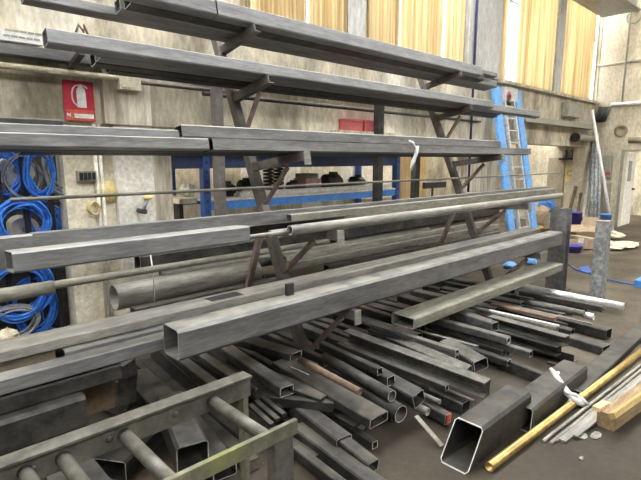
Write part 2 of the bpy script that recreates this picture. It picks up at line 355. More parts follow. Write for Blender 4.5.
# ================================================================== THE RACK
X1, X2, X0 = 2.7, 6.07, -.67
TIL = {1: 11, 2: 12, 3: 8, 4: 4, 5: 2}
FR = {1: (3.68, 2.965), 2: (3.5, 2.515), 3: (3.05, 1.865), 4: (2.66, 1.255), 5: (2.47, .655)}   # front edge of each shelf (Y, Z)
def SP(k, x, d, u):
    t = rad(TIL[k]); y, z = FR[k]
    return V((x, y + d * math.cos(t) + u * math.sin(t), z - d * math.sin(t) + u * math.cos(t)))
def UPV(k): t = rad(TIL[k]); return V((0, math.sin(t), math.cos(t)))
def post_y(z): return 3.0 + (z - .0) * .447
rack = thing('cantilever_rack', (X1, post_y(0), 0), 'grey brown steel cantilever rack with sloping posts carrying all five tube shelves', 'rack')
for X in (X0, X1, X2):
    pa, pb = V((X, post_y(0) + .02, 0)), V((X, post_y(3.05), 3.05))
    p_ = MB().rect(pa, pb, .085, .09, up=V((0, 1, 0))).build('post', 'rackpaint', rack)
    MB().box(X - .12, X + .12, post_y(0) - .15, post_y(0) + .15, 0, .012).build('foot_plate', 'rackpaint', p_)
    MB().rect(V((X, post_y(1.25) + .06, 1.25)), V((X, 3.9, .54)), .05, .06, up=V((1, 0, 0))).build('rear_leg', 'brown', rack)
    for k in (1, 2, 3, 4, 5):
        tip = SP(k, X, -.02, -.04); d = .1
        while SP(k, X, d, -.04).y < post_y(SP(k, X, d, -.04).z) - .03: d += .01
        root = SP(k, X, d, -.04)
        arm = MB().channel(tip, root, .06, .072, .008, up=UPV(k)).build('arm', 'rackpaint', rack)
        e0, e1 = SP(k, X, -.03, -.115), SP(k, X, -.03, -.004)
        if k > 2: MB().sweep(e0, e1, rr(.07, .014, .002), up=V((0, 1, 0))).build('end_plate', 'light', arm)
        mid = SP(k, X, d * (.35 if k != 5 else .2), -.095); zb = mid.z - (.33 if k != 5 else .42)
        if k > 1:
            MB().angle(mid, V((X, post_y(zb) - .03, zb)), .05, .05, .008, up=V((1, 0, 0)), roll=rad(180)).build('brace', 'brown', rack)
# rear arms that carry the lower stack behind the posts
for X in (X0, X1, X2):
    y0 = post_y(.52) + .05
    MB().box(X - .03, X + .03, y0, 4.52, .43, .5).build('rear_arm', 'rackpaint', rack)
MB().pipe(V((at(10, 200, Y=3.5).x, 3.5, at(10, 200, Y=3.5).z)), V((at(560, 174.5, Y=3.5).x, 3.5, at(10, 200, Y=3.5).z)), .012, solid=True, n=10).build('tie_rod', 'olive', rack)

GRP = {1: 'steel sections on the top shelf', 2: 'steel sections on the second shelf', 3: 'steel sections on the middle shelf',
       4: 'steel sections on the fourth shelf', 5: 'steel sections on the lowest shelf'}
def shelf_bar(k, u0, u1, d, w, h, label, mat='mid', kind='sq', uo=0, name=None, roll=0, t=.006, r0=0):
    """bar on shelf k from pixel column u0 to u1, d behind the front edge, uo above the arms"""
    c = SP(k, 0, d + w / 2, uo + h / 2)
    f = SP(k, 0, d, uo + h / 2)
    p, q = V((xat(u0, f.y, f.z), c.y, c.z)), V((xat(u1, f.y, f.z), c.y, c.z))
    mb = MB()
    if kind == 'sq': mb.rect(p, q, w, h, t, up=UPV(k)); n = 'square_tube' if abs(w - h) < .3 * max(w, h) else 'rectangular_tube'
    elif kind == 'rd': mb.pipe(p, q, w / 2, t); n = 'round_pipe'
    elif kind == 'flat': mb.rect(p, q, w, h, up=UPV(k), solid=True); n = 'flat_bar'
    elif kind == 'ch': mb.channel(p, q, w, h, t, up=UPV(k), roll=rad(roll)); n = 'channel_bar'
    elif kind == 'ang': mb.angle(p, q, w, h, t, up=UPV(k), roll=rad(roll)); n = 'angle_bar'
    cat = {'square_tube': 'steel tube', 'rectangular_tube': 'steel tube', 'round_pipe': 'pipe', 'flat_bar': 'flat bar', 'channel_bar': 'steel channel', 'angle_bar': 'angle iron'}[n]
    return tag(mb.build(name or n, mat), label, cat, GRP[k])
G = .004
# top shelf
shelf_bar(1, 125, 216, .0, .11, .12, 'shorter front tube at the left of the top shelf, ending mid way', 'slate')
shelf_bar(1, 217.5, 482, .0, .11, .135, 'long front tube of the top shelf, running under the curtains', 'slate')
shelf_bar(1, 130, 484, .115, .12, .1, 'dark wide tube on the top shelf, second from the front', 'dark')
shelf_bar(1, 120, 497, .24, .11, .1, 'tube on the top shelf, third from the front, sticking furthest right', 'slate')
shelf_bar(1, 24, 490, .355, .11, .075, 'long back tube of the top shelf, its cut end furthest left', 'slate')
shelf_bar(1, 131, 497.5, .12, .1, .06, 'upper layer tube of the top shelf, behind the front tube', 'mid', uo=.104)
# second shelf
shelf_bar(2, 47, 494, .0, .1, .1, 'long front tube of the second shelf with its square end at top left', 'slate')
shelf_bar(2, 100, 540, .105, .11, .1, 'tube on the second shelf running furthest right, across the blue ladder hoist', 'slate')
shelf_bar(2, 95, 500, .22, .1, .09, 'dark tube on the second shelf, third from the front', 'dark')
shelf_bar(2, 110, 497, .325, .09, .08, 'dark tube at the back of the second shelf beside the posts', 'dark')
# middle shelf
shelf_bar(3, -30, 209, .0, .1, .078, 'lower front tube at the left of the middle shelf, butting a channel end', 'mid')
shelf_bar(3, 213, 531, .0, .1, .078, 'lower front channel of the middle shelf, its right end over the blue hoist', 'mid', 'ch', roll=180, t=.008)
shelf_bar(3, -30, 179, .03, .1, .05, 'upper tube at the left of the middle shelf, below the fire sign', 'slate', uo=.081)
shelf_bar(3, 182, 501, .015, .11, .09, 'upper tube on the right of the middle shelf with its dark open left end', 'mid', uo=.081)
shelf_bar(3, 143, 176, .16, .08, .065, 'short offcut on the middle shelf left of the open tube end', 'dark', uo=.081)
shelf_bar(3, -30, 64, .15, .1, .11, 'dark bar behind the middle shelf tubes under the fire sign', 'dark', uo=.081)
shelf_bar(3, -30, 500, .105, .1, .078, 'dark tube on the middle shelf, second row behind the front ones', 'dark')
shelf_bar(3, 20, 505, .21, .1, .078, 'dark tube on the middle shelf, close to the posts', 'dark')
# fourth shelf
shelf_bar(4, 13, 250, .03, .17, .105, 'broad slate box tube at the left front of the fourth shelf', 'slate')
shelf_bar(4, -30, 34, .24, .1, .17, 'grey tube end at far left of the fourth shelf, before the blue coils', 'mid')
shelf_bar(4, 34, 548, .345, .06, .17, 'long tube at the back of the fourth shelf, along the posts', 'mid')
shelf_bar(4, 292, 555, .215, .07, .14, 'tube with open end in the middle of the fourth shelf, behind the round pipes', 'olive')
shelf_bar(4, 250, 350, .13, .07, .09, 'short channel behind the round pipe ends on the fourth shelf', 'dark', 'ch', roll=0)
shelf_bar(4, 293, 564, .0, .075, .075, 'long round pipe at the front of the fourth shelf with its open mouth', 'light', 'rd')
shelf_bar(4, 272, 420, .08, .05, .05, 'shorter round pipe beside the long one on the fourth shelf', 'light', 'rd')
shelf_bar(4, 237, 300, .05, .026, .026, 'thin rod poking out left from the pipes on the fourth shelf', 'light', 'rd', uo=.015)
# lowest shelf: the big box tube and the row behind it
def xbar(u0, u1, y, z, w, h, label, mat='mid', kind='sq', grp=None, roll=0, t=.006, name=None, u_z=None):
    """bar along X; y = front face, z = top"""
    p, q = V((xat(u0, y, z), y + w / 2, z - h / 2)), V((xat(u1, y, z), y + w / 2, z - h / 2)); mb = MB()
    if kind == 'sq': mb.rect(p, q, w, h, t); n = 'square_tube' if abs(w - h) < .3 * max(w, h) else 'rectangular_tube'
    elif kind == 'rd': mb.pipe(p, q, w / 2, t, 24); n = 'round_pipe'
    elif kind == 'flat': mb.rect(p, q, w, h, solid=True); n = 'flat_bar'
    elif kind == 'ch': mb.channel(p, q, w, h, t, roll=rad(roll)); n = 'channel_bar'
    cat = {'square_tube': 'steel tube', 'rectangular_tube': 'steel tube', 'round_pipe': 'pipe', 'flat_bar': 'flat bar', 'channel_bar': 'steel channel'}[n]
    return tag(mb.build(name or n, mat), label, cat, grp)
g5 = GRP[5]
xbar(178, 563, 2.47, .845, .19, .187, 'big box tube at the front of the lowest shelf with a large open left end', 'mid', grp=g5, t=.008)
xbar(-30, 541, 2.83, .835, .19, .06, 'long flat tube behind the big box tube, dark tape mark on its top', 'light', grp=g5)
xbar(65, 240, 2.79, .77, .2, .1, 'tube at left under the long flat tube, its end near the black coil rack', 'mid', grp=g5)
xbar(-30, 200, 2.68, .748, .1, .085, 'front left tube of the lowest shelf running behind the big box tube end', 'slate', grp=g5)
xbar(-30, 121, 2.69, .65, .1, .09, 'dark tube at left below the front left tube, ending above the crumpled sheet', 'dark', grp=g5)
xbar(-30, 86, 2.62, .56, .24, .18, 'big dark box tube at left under the rack, above the trestle', 'dark', grp=g5)
xbar(414, 563, 2.36, .46, .24, .1, 'flat box tube below the big one, open left end over the floor pile', 'olive', grp=g5, t=.007)
tag(MB().box(at(290, 297, Y=2.6).x - .03, at(290, 297, Y=2.6).x + .03, 2.59, 2.62, .845, .93).build('steel_clip', 'dark'), 'small dark clip standing on top of the big box tube', 'clip')
c_ = at(226, 297, Z=.836)
tag(MB().box(c_.x - .13, c_.x + .13, 2.87, 2.97, .8352, .8375).build('tape_patch', 'black'), 'black tape patch on the long flat tube behind the big box tube', 'tape')
# rear stack behind the posts (seen between the fourth and the lowest shelf)
gr = 'steel sections in the rear stack'
def rbar(u0, u1, v, uref, y, w, h, label, mat, kind='sq', **k):
    y = 3.92 + (y - 3.28) * .6; w *= 1.12; h *= 1.12
    z = at(uref, v, Y=y).z
    return xbar(u0, u1, y, z, w, h, label, mat, kind, gr, **k)
rbar(118, 262, 286, 125, 3.42, .2, .2, 'fattest round pipe in the rear stack, its wide left end before the cream column', 'light', 'rd', t=.01)
rbar(-30, 55, 287, 20, 3.3, .09, .09, 'brown pipe sleeve at far left in front of the blue coils', 'olive', 'rd')
rbar(55, 330, 281, 60, 3.32, .055, .055, 'thin brown pipe leaving the sleeve, passing the cream column', 'olive', 'rd')
rbar(140, 500, 256, 142, 3.75, .12, .12, 'dark square tube on top of the rear stack below the slate box tube', 'dark')
rbar(162, 430, 269, 165, 3.83, .07, .09, 'pale pipe with open end lying in the rear stack', 'light', 'rd')
rbar(135, 280, 308, 140, 3.28, .09, .06, 'pale edged flat tube low in the rear stack behind the lowest shelf', 'light')
rbar(286, 500, 254, 300, 3.5, .1, .06, 'olive tube in the middle of the rear stack, right of the sloping post', 'olive')
rbar(265, 284, 274, 270, 3.44, .05, .05, 'small pipe in the rear stack, its mouth beside the brown rear leg', 'dark', 'rd')
rbar(280, 505, 246, 300, 3.9, .11, .14, 'rusty brown tube high in the rear stack behind the posts', 'rust')
rbar(290, 500, 266, 300, 3.36, .05, .028, 'narrow light strip in the rear stack right of the sloping post', 'light')
rbar(300, 490, 258, 320, 3.62, .1, .07, 'olive tube in the rear stack under the rusty one', 'olive')
rbar(300, 486, 242, 330, 4.15, .12, .1, 'brown dusty tube at the very back of the rear stack', 'rust')
rbar(330, 500, 262, 350, 3.3, .1, .06, 'grey tube at the front edge of the rear stack near the second post', 'mid')
rbar(296, 500, 261.5, 300, 3.36, .07, .05, 'pale tube on the narrow light strip at the front of the rear stack', 'light')
rbar(240, 500, 262, 250, 3.7, .08, .08, 'dark pipe in the rear stack behind the pale pipe', 'dark', 'rd')
# strap wire round the rear stack
z_ = at(153, 300, Y=3.9).z; x_ = at(153, 280, Y=3.98).x
tag(MB().wire([(x_, 3.98, z_ - .06), (x_ - .01, 3.94, z_ + .1), (x_, 3.98, z_ + .27), (x_ + .02, 4.06, z_ + .42), (x_ + .02, 4.15, z_ + .52), (x_ + .03, 4.3, z_ + .54)], .006).build('tie_wire', 'galv'), 'grey tie wire looped round the rear stack near the fat pipe end', 'wire')
# white strap hanging from the middle shelf
c_ = at(411, 141, Y=3.03); D_ = lambda u, v, y=3.02: at(u, v, Y=y)
tag(MB().wire([D_(409, 141, 3.035), D_(413, 143), D_(416, 149), D_(415, 156), D_(412, 162, 3.03), D_(411, 170), D_(414, 162, 3.0), D_(417, 153, 3.0), D_(418, 146, 3.0)], .013, 6).build('lifting_strap', 'white'), 'white strap hanging over the front of the middle shelf', 'strap')
# scrap of twisted wire on the second shelf's front tube
tz = SP(2, 0, .05, .1); q0 = xat(76, tz.y, tz.z); q1 = xat(86, tz.y, tz.z)
tag(MB().wire([(q0, tz.y, tz.z + .01), (q0 + .02, tz.y, tz.z + .07), (q0 + .05, tz.y, tz.z + .03), (q0 + .06, tz.y + .02, tz.z + .08), (q0 + .075, tz.y, tz.z + .02), (q1 + .02, tz.y, tz.z + .012), (q1 + .05, tz.y, tz.z + .01)], .009).build('wire_scrap', 'rust'), 'twisted wire scrap lying on top of the second shelf front tube', 'wire')

# ================================================================== UPRIGHTS
vp = thing('support_post', (xat(219, 4.6, 1.7), 4.6, 0), 'vertical dark steel post behind the rack, between it and the blue shelving upright', 'post', 'vertical posts behind the rack')
MB().channel(V((xat(219, 4.6, 1.7), 4.6, 0)), V((xat(219, 4.6, 1.7), 4.6, 2.75)), .1, .09, .012, up=V((0, 1, 0)), roll=rad(90)).build('shaft', 'rackpaint', vp)
MB().box(W[vp.name].x - .1, W[vp.name].x + .1, 4.5, 4.7, 0, .012).build('base_plate', 'rackpaint', vp)
x_ = xat(378, 4.6, 1.7)
vp = thing('support_post', (x_, 4.6, 0), 'vertical dark steel post behind the rack, beside the pale plywood strips', 'post', 'vertical posts behind the rack')
MB().rect(V((x_, 4.6, 0)), V((x_, 4.6, 2.75)), .13, .1, up=V((0, 1, 0))).build('shaft', 'dark', vp)
MB().box(x_ - .1, x_ + .1, 4.5, 4.7, 0, .012).build('base_plate', 'dark', vp)
# end post butting the big box tube, and the free-standing one beyond
p_ = at(564, 260, Y=2.47); x_ = p_.x + .01; zt = at(564, 210, Y=2.47).z
ep = thing('end_post', (x_ + .07, 2.56, 0), 'grey H-section post butting the right end of the big box tube', 'post')
mb = MB().box(x_, x_ + .012, 2.475, 2.7, 0, zt).box(x_ + .15, x_ + .162, 2.475, 2.7, 0, zt).box(x_ + .012, x_ + .15, 2.57, 2.585, 0, zt)
mb.build('shaft', 'mid', ep)
MB().box(x_ - .05, x_ + .21, 2.43, 2.75, 0, .01).build('base_plate', 'dark', ep)
p_ = at(597, 297, Z=0); zt = at(599, 221, X=p_.x).z
ep = thing('steel_post', (p_.x, p_.y, 0), 'mottled zinc grey post standing alone on the floor at right', 'post')
MB().rect(V((p_.x, p_.y, .0)), V((p_.x + .0, p_.y, zt)), .17, .15, .01, up=V((0, 1, 0)), roll=rad(0)).build('shaft', 'stain', ep)
MB().rect(V((p_.x, p_.y, zt)), V((p_.x, p_.y, zt + .01)), .17, .15, solid=True, up=V((0, 1, 0))).build('end_cap', 'brown', ep)

# ================================================================== FLOOR PILE
gp = 'steel offcuts in the floor pile'
def bar(kind, n, f, w, h, label, mat='dark', roll=0, t=.006, grp=gp, name=None):
    """n = near end (u, v, z of its centre), f = far end"""
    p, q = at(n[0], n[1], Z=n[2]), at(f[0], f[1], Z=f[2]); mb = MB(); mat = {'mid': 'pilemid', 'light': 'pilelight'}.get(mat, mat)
    if kind == 'sq': mb.rect(p, q, w, h, t, roll=rad(roll)); nm = 'square_tube' if abs(w - h) < .3 * max(w, h) else 'rectangular_tube'
    elif kind == 'rd': mb.pipe(p, q, w / 2, t, 20); nm = 'round_pipe'
    elif kind == 'rod': mb.pipe(p, q, w / 2, n=10, solid=True); nm = 'steel_rod'
    elif kind == 'flat': mb.rect(p, q, w, h, solid=True, roll=rad(roll)); nm = 'flat_bar'
    elif kind == 'ch': mb.channel(p, q, w, h, t, roll=rad(roll)); nm = 'channel_bar'
    elif kind == 'ang': mb.angle(p, q, w, h, t, roll=rad(roll)); nm = 'angle_bar'
    cat = {'square_tube': 'steel tube', 'rectangular_tube': 'steel tube', 'round_pipe': 'pipe', 'flat_bar': 'flat bar', 'channel_bar': 'steel channel', 'angle_bar': 'angle iron', 'steel_rod': 'rod'}[nm]
    return tag(mb.build(name or nm, mat), label, cat, grp)

# --- right end of the pile
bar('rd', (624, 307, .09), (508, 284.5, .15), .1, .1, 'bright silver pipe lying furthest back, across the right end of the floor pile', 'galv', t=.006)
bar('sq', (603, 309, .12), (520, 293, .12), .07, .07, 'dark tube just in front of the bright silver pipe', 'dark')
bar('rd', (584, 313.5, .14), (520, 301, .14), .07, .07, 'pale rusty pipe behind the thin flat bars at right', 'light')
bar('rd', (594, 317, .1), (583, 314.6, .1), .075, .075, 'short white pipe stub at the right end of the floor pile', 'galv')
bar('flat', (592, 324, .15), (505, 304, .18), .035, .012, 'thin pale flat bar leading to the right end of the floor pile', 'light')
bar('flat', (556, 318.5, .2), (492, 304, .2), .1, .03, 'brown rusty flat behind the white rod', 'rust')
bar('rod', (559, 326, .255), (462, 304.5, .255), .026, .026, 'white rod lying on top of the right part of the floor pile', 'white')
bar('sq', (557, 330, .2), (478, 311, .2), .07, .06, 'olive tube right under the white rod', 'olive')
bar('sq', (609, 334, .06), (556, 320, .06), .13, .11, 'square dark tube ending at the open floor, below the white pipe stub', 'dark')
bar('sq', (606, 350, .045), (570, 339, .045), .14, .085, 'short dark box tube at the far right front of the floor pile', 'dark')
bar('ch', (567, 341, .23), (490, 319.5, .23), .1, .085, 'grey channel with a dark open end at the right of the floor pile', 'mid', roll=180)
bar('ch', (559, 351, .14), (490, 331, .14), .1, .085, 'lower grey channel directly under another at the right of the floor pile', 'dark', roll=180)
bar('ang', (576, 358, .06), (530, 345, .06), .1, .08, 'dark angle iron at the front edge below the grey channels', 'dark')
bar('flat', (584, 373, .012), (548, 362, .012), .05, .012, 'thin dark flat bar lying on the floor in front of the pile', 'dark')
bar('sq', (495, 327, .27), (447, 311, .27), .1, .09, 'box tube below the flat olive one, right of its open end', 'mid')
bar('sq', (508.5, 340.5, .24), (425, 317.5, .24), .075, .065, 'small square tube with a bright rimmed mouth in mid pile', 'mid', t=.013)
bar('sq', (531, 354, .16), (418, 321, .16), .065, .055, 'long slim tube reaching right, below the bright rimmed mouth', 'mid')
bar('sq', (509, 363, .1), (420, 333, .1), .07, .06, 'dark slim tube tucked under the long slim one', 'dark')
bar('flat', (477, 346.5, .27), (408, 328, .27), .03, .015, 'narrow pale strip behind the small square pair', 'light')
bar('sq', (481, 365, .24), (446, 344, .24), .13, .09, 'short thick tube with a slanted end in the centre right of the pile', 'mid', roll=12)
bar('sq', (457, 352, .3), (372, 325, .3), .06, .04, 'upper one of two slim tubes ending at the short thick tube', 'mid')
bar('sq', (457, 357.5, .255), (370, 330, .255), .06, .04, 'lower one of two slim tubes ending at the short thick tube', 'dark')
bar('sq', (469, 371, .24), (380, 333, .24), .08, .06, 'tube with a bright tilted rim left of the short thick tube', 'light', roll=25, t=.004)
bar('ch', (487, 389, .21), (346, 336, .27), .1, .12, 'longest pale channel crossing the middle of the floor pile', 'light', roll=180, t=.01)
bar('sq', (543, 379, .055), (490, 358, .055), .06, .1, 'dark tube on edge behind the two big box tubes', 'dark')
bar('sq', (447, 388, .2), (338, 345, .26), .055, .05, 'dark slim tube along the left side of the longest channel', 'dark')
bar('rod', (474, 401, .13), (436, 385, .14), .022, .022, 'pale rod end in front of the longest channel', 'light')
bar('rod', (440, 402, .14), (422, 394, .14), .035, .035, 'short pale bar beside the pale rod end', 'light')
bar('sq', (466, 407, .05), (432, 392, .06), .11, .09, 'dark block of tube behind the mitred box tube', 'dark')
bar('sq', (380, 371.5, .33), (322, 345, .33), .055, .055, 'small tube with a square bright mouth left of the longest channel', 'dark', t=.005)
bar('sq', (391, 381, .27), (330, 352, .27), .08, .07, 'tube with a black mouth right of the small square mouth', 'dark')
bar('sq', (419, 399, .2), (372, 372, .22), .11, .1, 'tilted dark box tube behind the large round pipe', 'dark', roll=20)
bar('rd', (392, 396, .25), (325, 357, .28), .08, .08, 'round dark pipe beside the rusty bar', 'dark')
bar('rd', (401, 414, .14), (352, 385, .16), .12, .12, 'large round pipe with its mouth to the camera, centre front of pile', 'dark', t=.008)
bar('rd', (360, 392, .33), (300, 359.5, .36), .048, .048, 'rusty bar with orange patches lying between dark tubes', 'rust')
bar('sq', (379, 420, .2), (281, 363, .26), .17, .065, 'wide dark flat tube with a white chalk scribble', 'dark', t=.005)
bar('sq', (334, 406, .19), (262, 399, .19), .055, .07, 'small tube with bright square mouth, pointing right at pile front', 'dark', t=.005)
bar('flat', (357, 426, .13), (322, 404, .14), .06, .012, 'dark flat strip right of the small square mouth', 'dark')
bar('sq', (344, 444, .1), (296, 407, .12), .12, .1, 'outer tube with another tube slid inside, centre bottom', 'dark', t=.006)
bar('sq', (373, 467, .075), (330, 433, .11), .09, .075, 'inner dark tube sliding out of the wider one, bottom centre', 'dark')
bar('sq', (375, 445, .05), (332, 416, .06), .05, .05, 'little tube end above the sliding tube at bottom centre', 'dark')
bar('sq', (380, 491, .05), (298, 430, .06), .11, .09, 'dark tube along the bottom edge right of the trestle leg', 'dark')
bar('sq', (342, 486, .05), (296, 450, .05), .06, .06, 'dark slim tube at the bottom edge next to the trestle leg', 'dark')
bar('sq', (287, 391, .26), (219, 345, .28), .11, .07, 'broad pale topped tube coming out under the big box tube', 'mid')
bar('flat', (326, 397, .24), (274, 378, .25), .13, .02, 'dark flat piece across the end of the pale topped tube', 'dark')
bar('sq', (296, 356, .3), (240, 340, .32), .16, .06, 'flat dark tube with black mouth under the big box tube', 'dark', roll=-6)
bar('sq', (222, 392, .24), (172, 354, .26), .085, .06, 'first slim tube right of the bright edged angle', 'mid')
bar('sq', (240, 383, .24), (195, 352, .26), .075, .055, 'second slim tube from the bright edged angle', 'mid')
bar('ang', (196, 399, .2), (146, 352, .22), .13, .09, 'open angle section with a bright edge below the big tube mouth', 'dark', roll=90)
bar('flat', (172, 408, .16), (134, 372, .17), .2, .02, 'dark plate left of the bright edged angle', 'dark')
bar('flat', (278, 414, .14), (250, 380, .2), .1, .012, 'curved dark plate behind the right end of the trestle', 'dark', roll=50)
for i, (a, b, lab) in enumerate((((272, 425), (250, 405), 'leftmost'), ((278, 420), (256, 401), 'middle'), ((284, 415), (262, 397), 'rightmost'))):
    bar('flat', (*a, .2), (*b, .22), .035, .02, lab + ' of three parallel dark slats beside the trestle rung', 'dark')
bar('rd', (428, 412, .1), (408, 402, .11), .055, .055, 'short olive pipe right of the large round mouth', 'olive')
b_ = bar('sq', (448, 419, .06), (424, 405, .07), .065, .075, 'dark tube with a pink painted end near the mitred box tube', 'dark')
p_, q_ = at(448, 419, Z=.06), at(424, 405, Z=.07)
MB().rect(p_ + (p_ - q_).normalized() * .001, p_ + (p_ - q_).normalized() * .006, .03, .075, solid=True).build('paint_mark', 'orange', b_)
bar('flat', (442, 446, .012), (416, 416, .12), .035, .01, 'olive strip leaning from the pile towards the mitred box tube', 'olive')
# hidden bottom layer of the same pile: it carries the upper tubes
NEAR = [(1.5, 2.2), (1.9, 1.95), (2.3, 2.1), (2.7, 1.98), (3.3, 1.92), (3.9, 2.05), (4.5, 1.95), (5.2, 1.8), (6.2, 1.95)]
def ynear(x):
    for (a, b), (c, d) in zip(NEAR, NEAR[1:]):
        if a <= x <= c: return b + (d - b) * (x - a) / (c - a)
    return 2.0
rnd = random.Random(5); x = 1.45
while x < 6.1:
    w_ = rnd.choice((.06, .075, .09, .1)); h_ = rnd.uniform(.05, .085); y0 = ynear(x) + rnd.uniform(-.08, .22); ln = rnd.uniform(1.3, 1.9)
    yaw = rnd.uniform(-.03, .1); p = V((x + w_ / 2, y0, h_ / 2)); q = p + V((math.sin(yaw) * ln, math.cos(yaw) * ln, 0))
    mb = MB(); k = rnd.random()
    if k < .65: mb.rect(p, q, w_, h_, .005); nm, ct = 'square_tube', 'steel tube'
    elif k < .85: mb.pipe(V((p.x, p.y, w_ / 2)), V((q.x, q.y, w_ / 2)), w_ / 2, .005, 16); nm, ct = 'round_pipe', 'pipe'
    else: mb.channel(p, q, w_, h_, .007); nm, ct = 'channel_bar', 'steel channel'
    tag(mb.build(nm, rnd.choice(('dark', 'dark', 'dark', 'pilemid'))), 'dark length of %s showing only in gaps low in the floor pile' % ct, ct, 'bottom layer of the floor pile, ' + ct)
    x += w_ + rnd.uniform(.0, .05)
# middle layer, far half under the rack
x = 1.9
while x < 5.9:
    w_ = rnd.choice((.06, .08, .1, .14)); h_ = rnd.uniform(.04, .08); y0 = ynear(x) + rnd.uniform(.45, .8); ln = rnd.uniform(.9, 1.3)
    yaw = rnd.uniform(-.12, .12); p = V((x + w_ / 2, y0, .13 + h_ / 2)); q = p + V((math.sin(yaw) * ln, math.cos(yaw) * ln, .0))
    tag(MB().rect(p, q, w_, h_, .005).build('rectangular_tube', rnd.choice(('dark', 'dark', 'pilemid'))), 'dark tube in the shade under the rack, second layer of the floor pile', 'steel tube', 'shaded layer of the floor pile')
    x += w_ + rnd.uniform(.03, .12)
# under the trestle
bar('sq', (193, 458, .25), (170, 405, .3), .17, .17, 'box tube with bright rimmed mouth seen through the trestle', 'dark', t=.006)
bar('sq', (225, 470, .1), (190, 425, .1), .14, .1, 'dark tube behind the mossy rail of the trestle', 'dark')
bar('sq', (110, 470, .1), (160, 420, .1), .2, .12, 'dark box under the left rungs of the trestle', 'dark')
tag(MB().box(*[f for f in (at(20, 440, Z=.3).x, at(62, 425, Z=.3).x)], 2.05, 2.4, .0, .34).build('machine_cover', 'dark'), 'dark box standing under the trestle at far left', 'box')
c_ = at(112, 372, Z=.3)
tag(MB().blob((c_.x, c_.y, .26), .16, .2, .27, 3, .2).build('plastic_sheet', 'sack'), 'crumpled grey sheet bundled at the left of the pile under the rack', 'sheet')
tag(MB().box(.2, 1.25, 1.9, 2.6, 0, .012).build('shade_plate', 'grime'), 'dark plate added as shade on the floor under the left of the trestle', 'plate')  # added dark sheet standing in for the shade below the trestle
# chalk scribble on the wide flat tube
cz = .243 + .0345; p0 = at(293, 369, Z=cz + .002); p1 = at(306, 375, Z=cz)
pts = [p0 + (p1 - p0) * (i / 9) + V((.0, .03 * (-1) ** i, 0)) for i in range(10)]
for p in pts: p.z = cz + .012
tag(MB().wire(pts, .004, 5).build('chalk_mark', 'white'), 'white chalk scribble on the wide dark flat tube', 'chalk mark')

# --- big box tubes and loose pieces on the open floor
def mitre(u, v, uf, w, h, z0, cut, label, mat, t=.007):
    c = at(u, v, Z=z0 + h); x1 = xat(uf, c.y, z0 + h)
    p, q = V((c.x, c.y - w / 2, z0 + h / 2)), V((x1, c.y - w / 2, z0 + h / 2))
    mb = MB().rect(p, q, w, h, t)
    for vv in mb.v:
        if abs(vv.x - c.x) < .01: vv.x -= cut * (z0 + h - vv.z) / h
    return tag(mb.build('square_tube', mat), label, 'steel tube', 'box tubes on the floor')
mitre(456, 416, 505, .19, .23, 0, .17, 'big box tube with mitred bright rimmed mouth facing left on the floor', 'dark')
mitre(505, 399, 562, .2, .16, 0, .03, 'big dark box tube behind the brass tube, right of the mitred one', 'dark')
p_, q_ = at(572, 393, Z=.03), at(660, 313, Z=.03)
tag(MB().rect(p_, q_, .15, .06).build('rectangular_tube', 'dark'), 'long dark flat beam on the floor along the brass tube', 'steel tube')
p_, q_ = at(489, 467, Z=.03), at(690, 315, Z=.03)
tag(MB().pipe(p_, q_, .029, .005, 24).build('brass_tube', 'brass'), 'long brass coloured tube on the floor at bottom right', 'tube')
for i, (a, b, r, lab) in enumerate((((543, 441), (660, 350), .011, 'thin pale rod nearest the brass tube'), ((551, 443), (661, 354), .011, 'thin pale rod, second from the brass tube'), ((556, 441), (664, 357), .008, 'thinnest pale rod between the rods and the flat bars'))):
    tag(MB().pipe(at(*a, Z=r), at(*b, Z=r), r, n=10, solid=True).build('steel_rod', 'light'), lab, 'rod', 'pale rods on the floor')
tag(MB().rect(at(562, 441, Z=.01), at(664, 361, Z=.01), .045, .016, solid=True).build('flat_bar', 'light'), 'wide pale flat bar beside the thin rods on the floor', 'flat bar', 'pale flat bars on the floor')
tag(MB().rect(at(575, 436, Z=.024), at(668, 364, Z=.024), .03, .01, solid=True).build('flat_bar', 'light'), 'narrow pale flat bar on top, nearest the timbers', 'flat bar', 'pale flat bars on the floor')
p_, q_ = at(606, 421, Z=.055), at(676, 372, Z=.055)
tag(MB().rect(p_, q_, .12, .11, solid=True).build('timber_block', 'wood'), 'brown squared timber on the floor at the right edge', 'timber')
p_, q_ = at(609, 415, Z=.13), at(676, 369, Z=.13)
sd = (q_ - p_).cross(V((0, 0, 1))).normalized()
tag(MB().rect(p_ + sd * .02, q_ + sd * .02, .04, .04, solid=True, roll=.5).build('timber_lath', 'laths'), 'yellow lath lying on the brown timber at the right edge', 'timber')
p_ = at(600, 409, Z=.12)
tag(MB().rect(p_ - V((.02, -.02, 0)), p_ + V((.12, .0, 0)), .05, .03, solid=True).build('timber_offcut', 'paleply'), 'pale broken timber end on the left of the brown timber', 'timber')
pw = [at(553, 372, Z=.16), at(557, 379, Z=.15), at(562, 386, Z=.13), at(567, 392, Z=.1), at(572, 396, Z=.085), at(578, 401, Z=.06), at(584, 404, Z=.02)]
mb = MB()
for dx, rr_ in ((0, .024), (.028, .017), (-.028, .016), (.012, .018)):
    mb.wire([p + V((dx * math.sin(i * 1.3 + dx * 60), dx * math.cos(i * 1.7), .01 * math.sin(i + dx * 90))) for i, p in enumerate(pw)], rr_, 7)
mb.wire([at(572, 396, Z=.085), at(570, 402, Z=.04), at(566, 406, Z=.012)], .016, 7)
tag(mb.build('plastic_wrap', 'film'), 'twisted clear plastic wrap draped over the brass tube', 'plastic wrap')
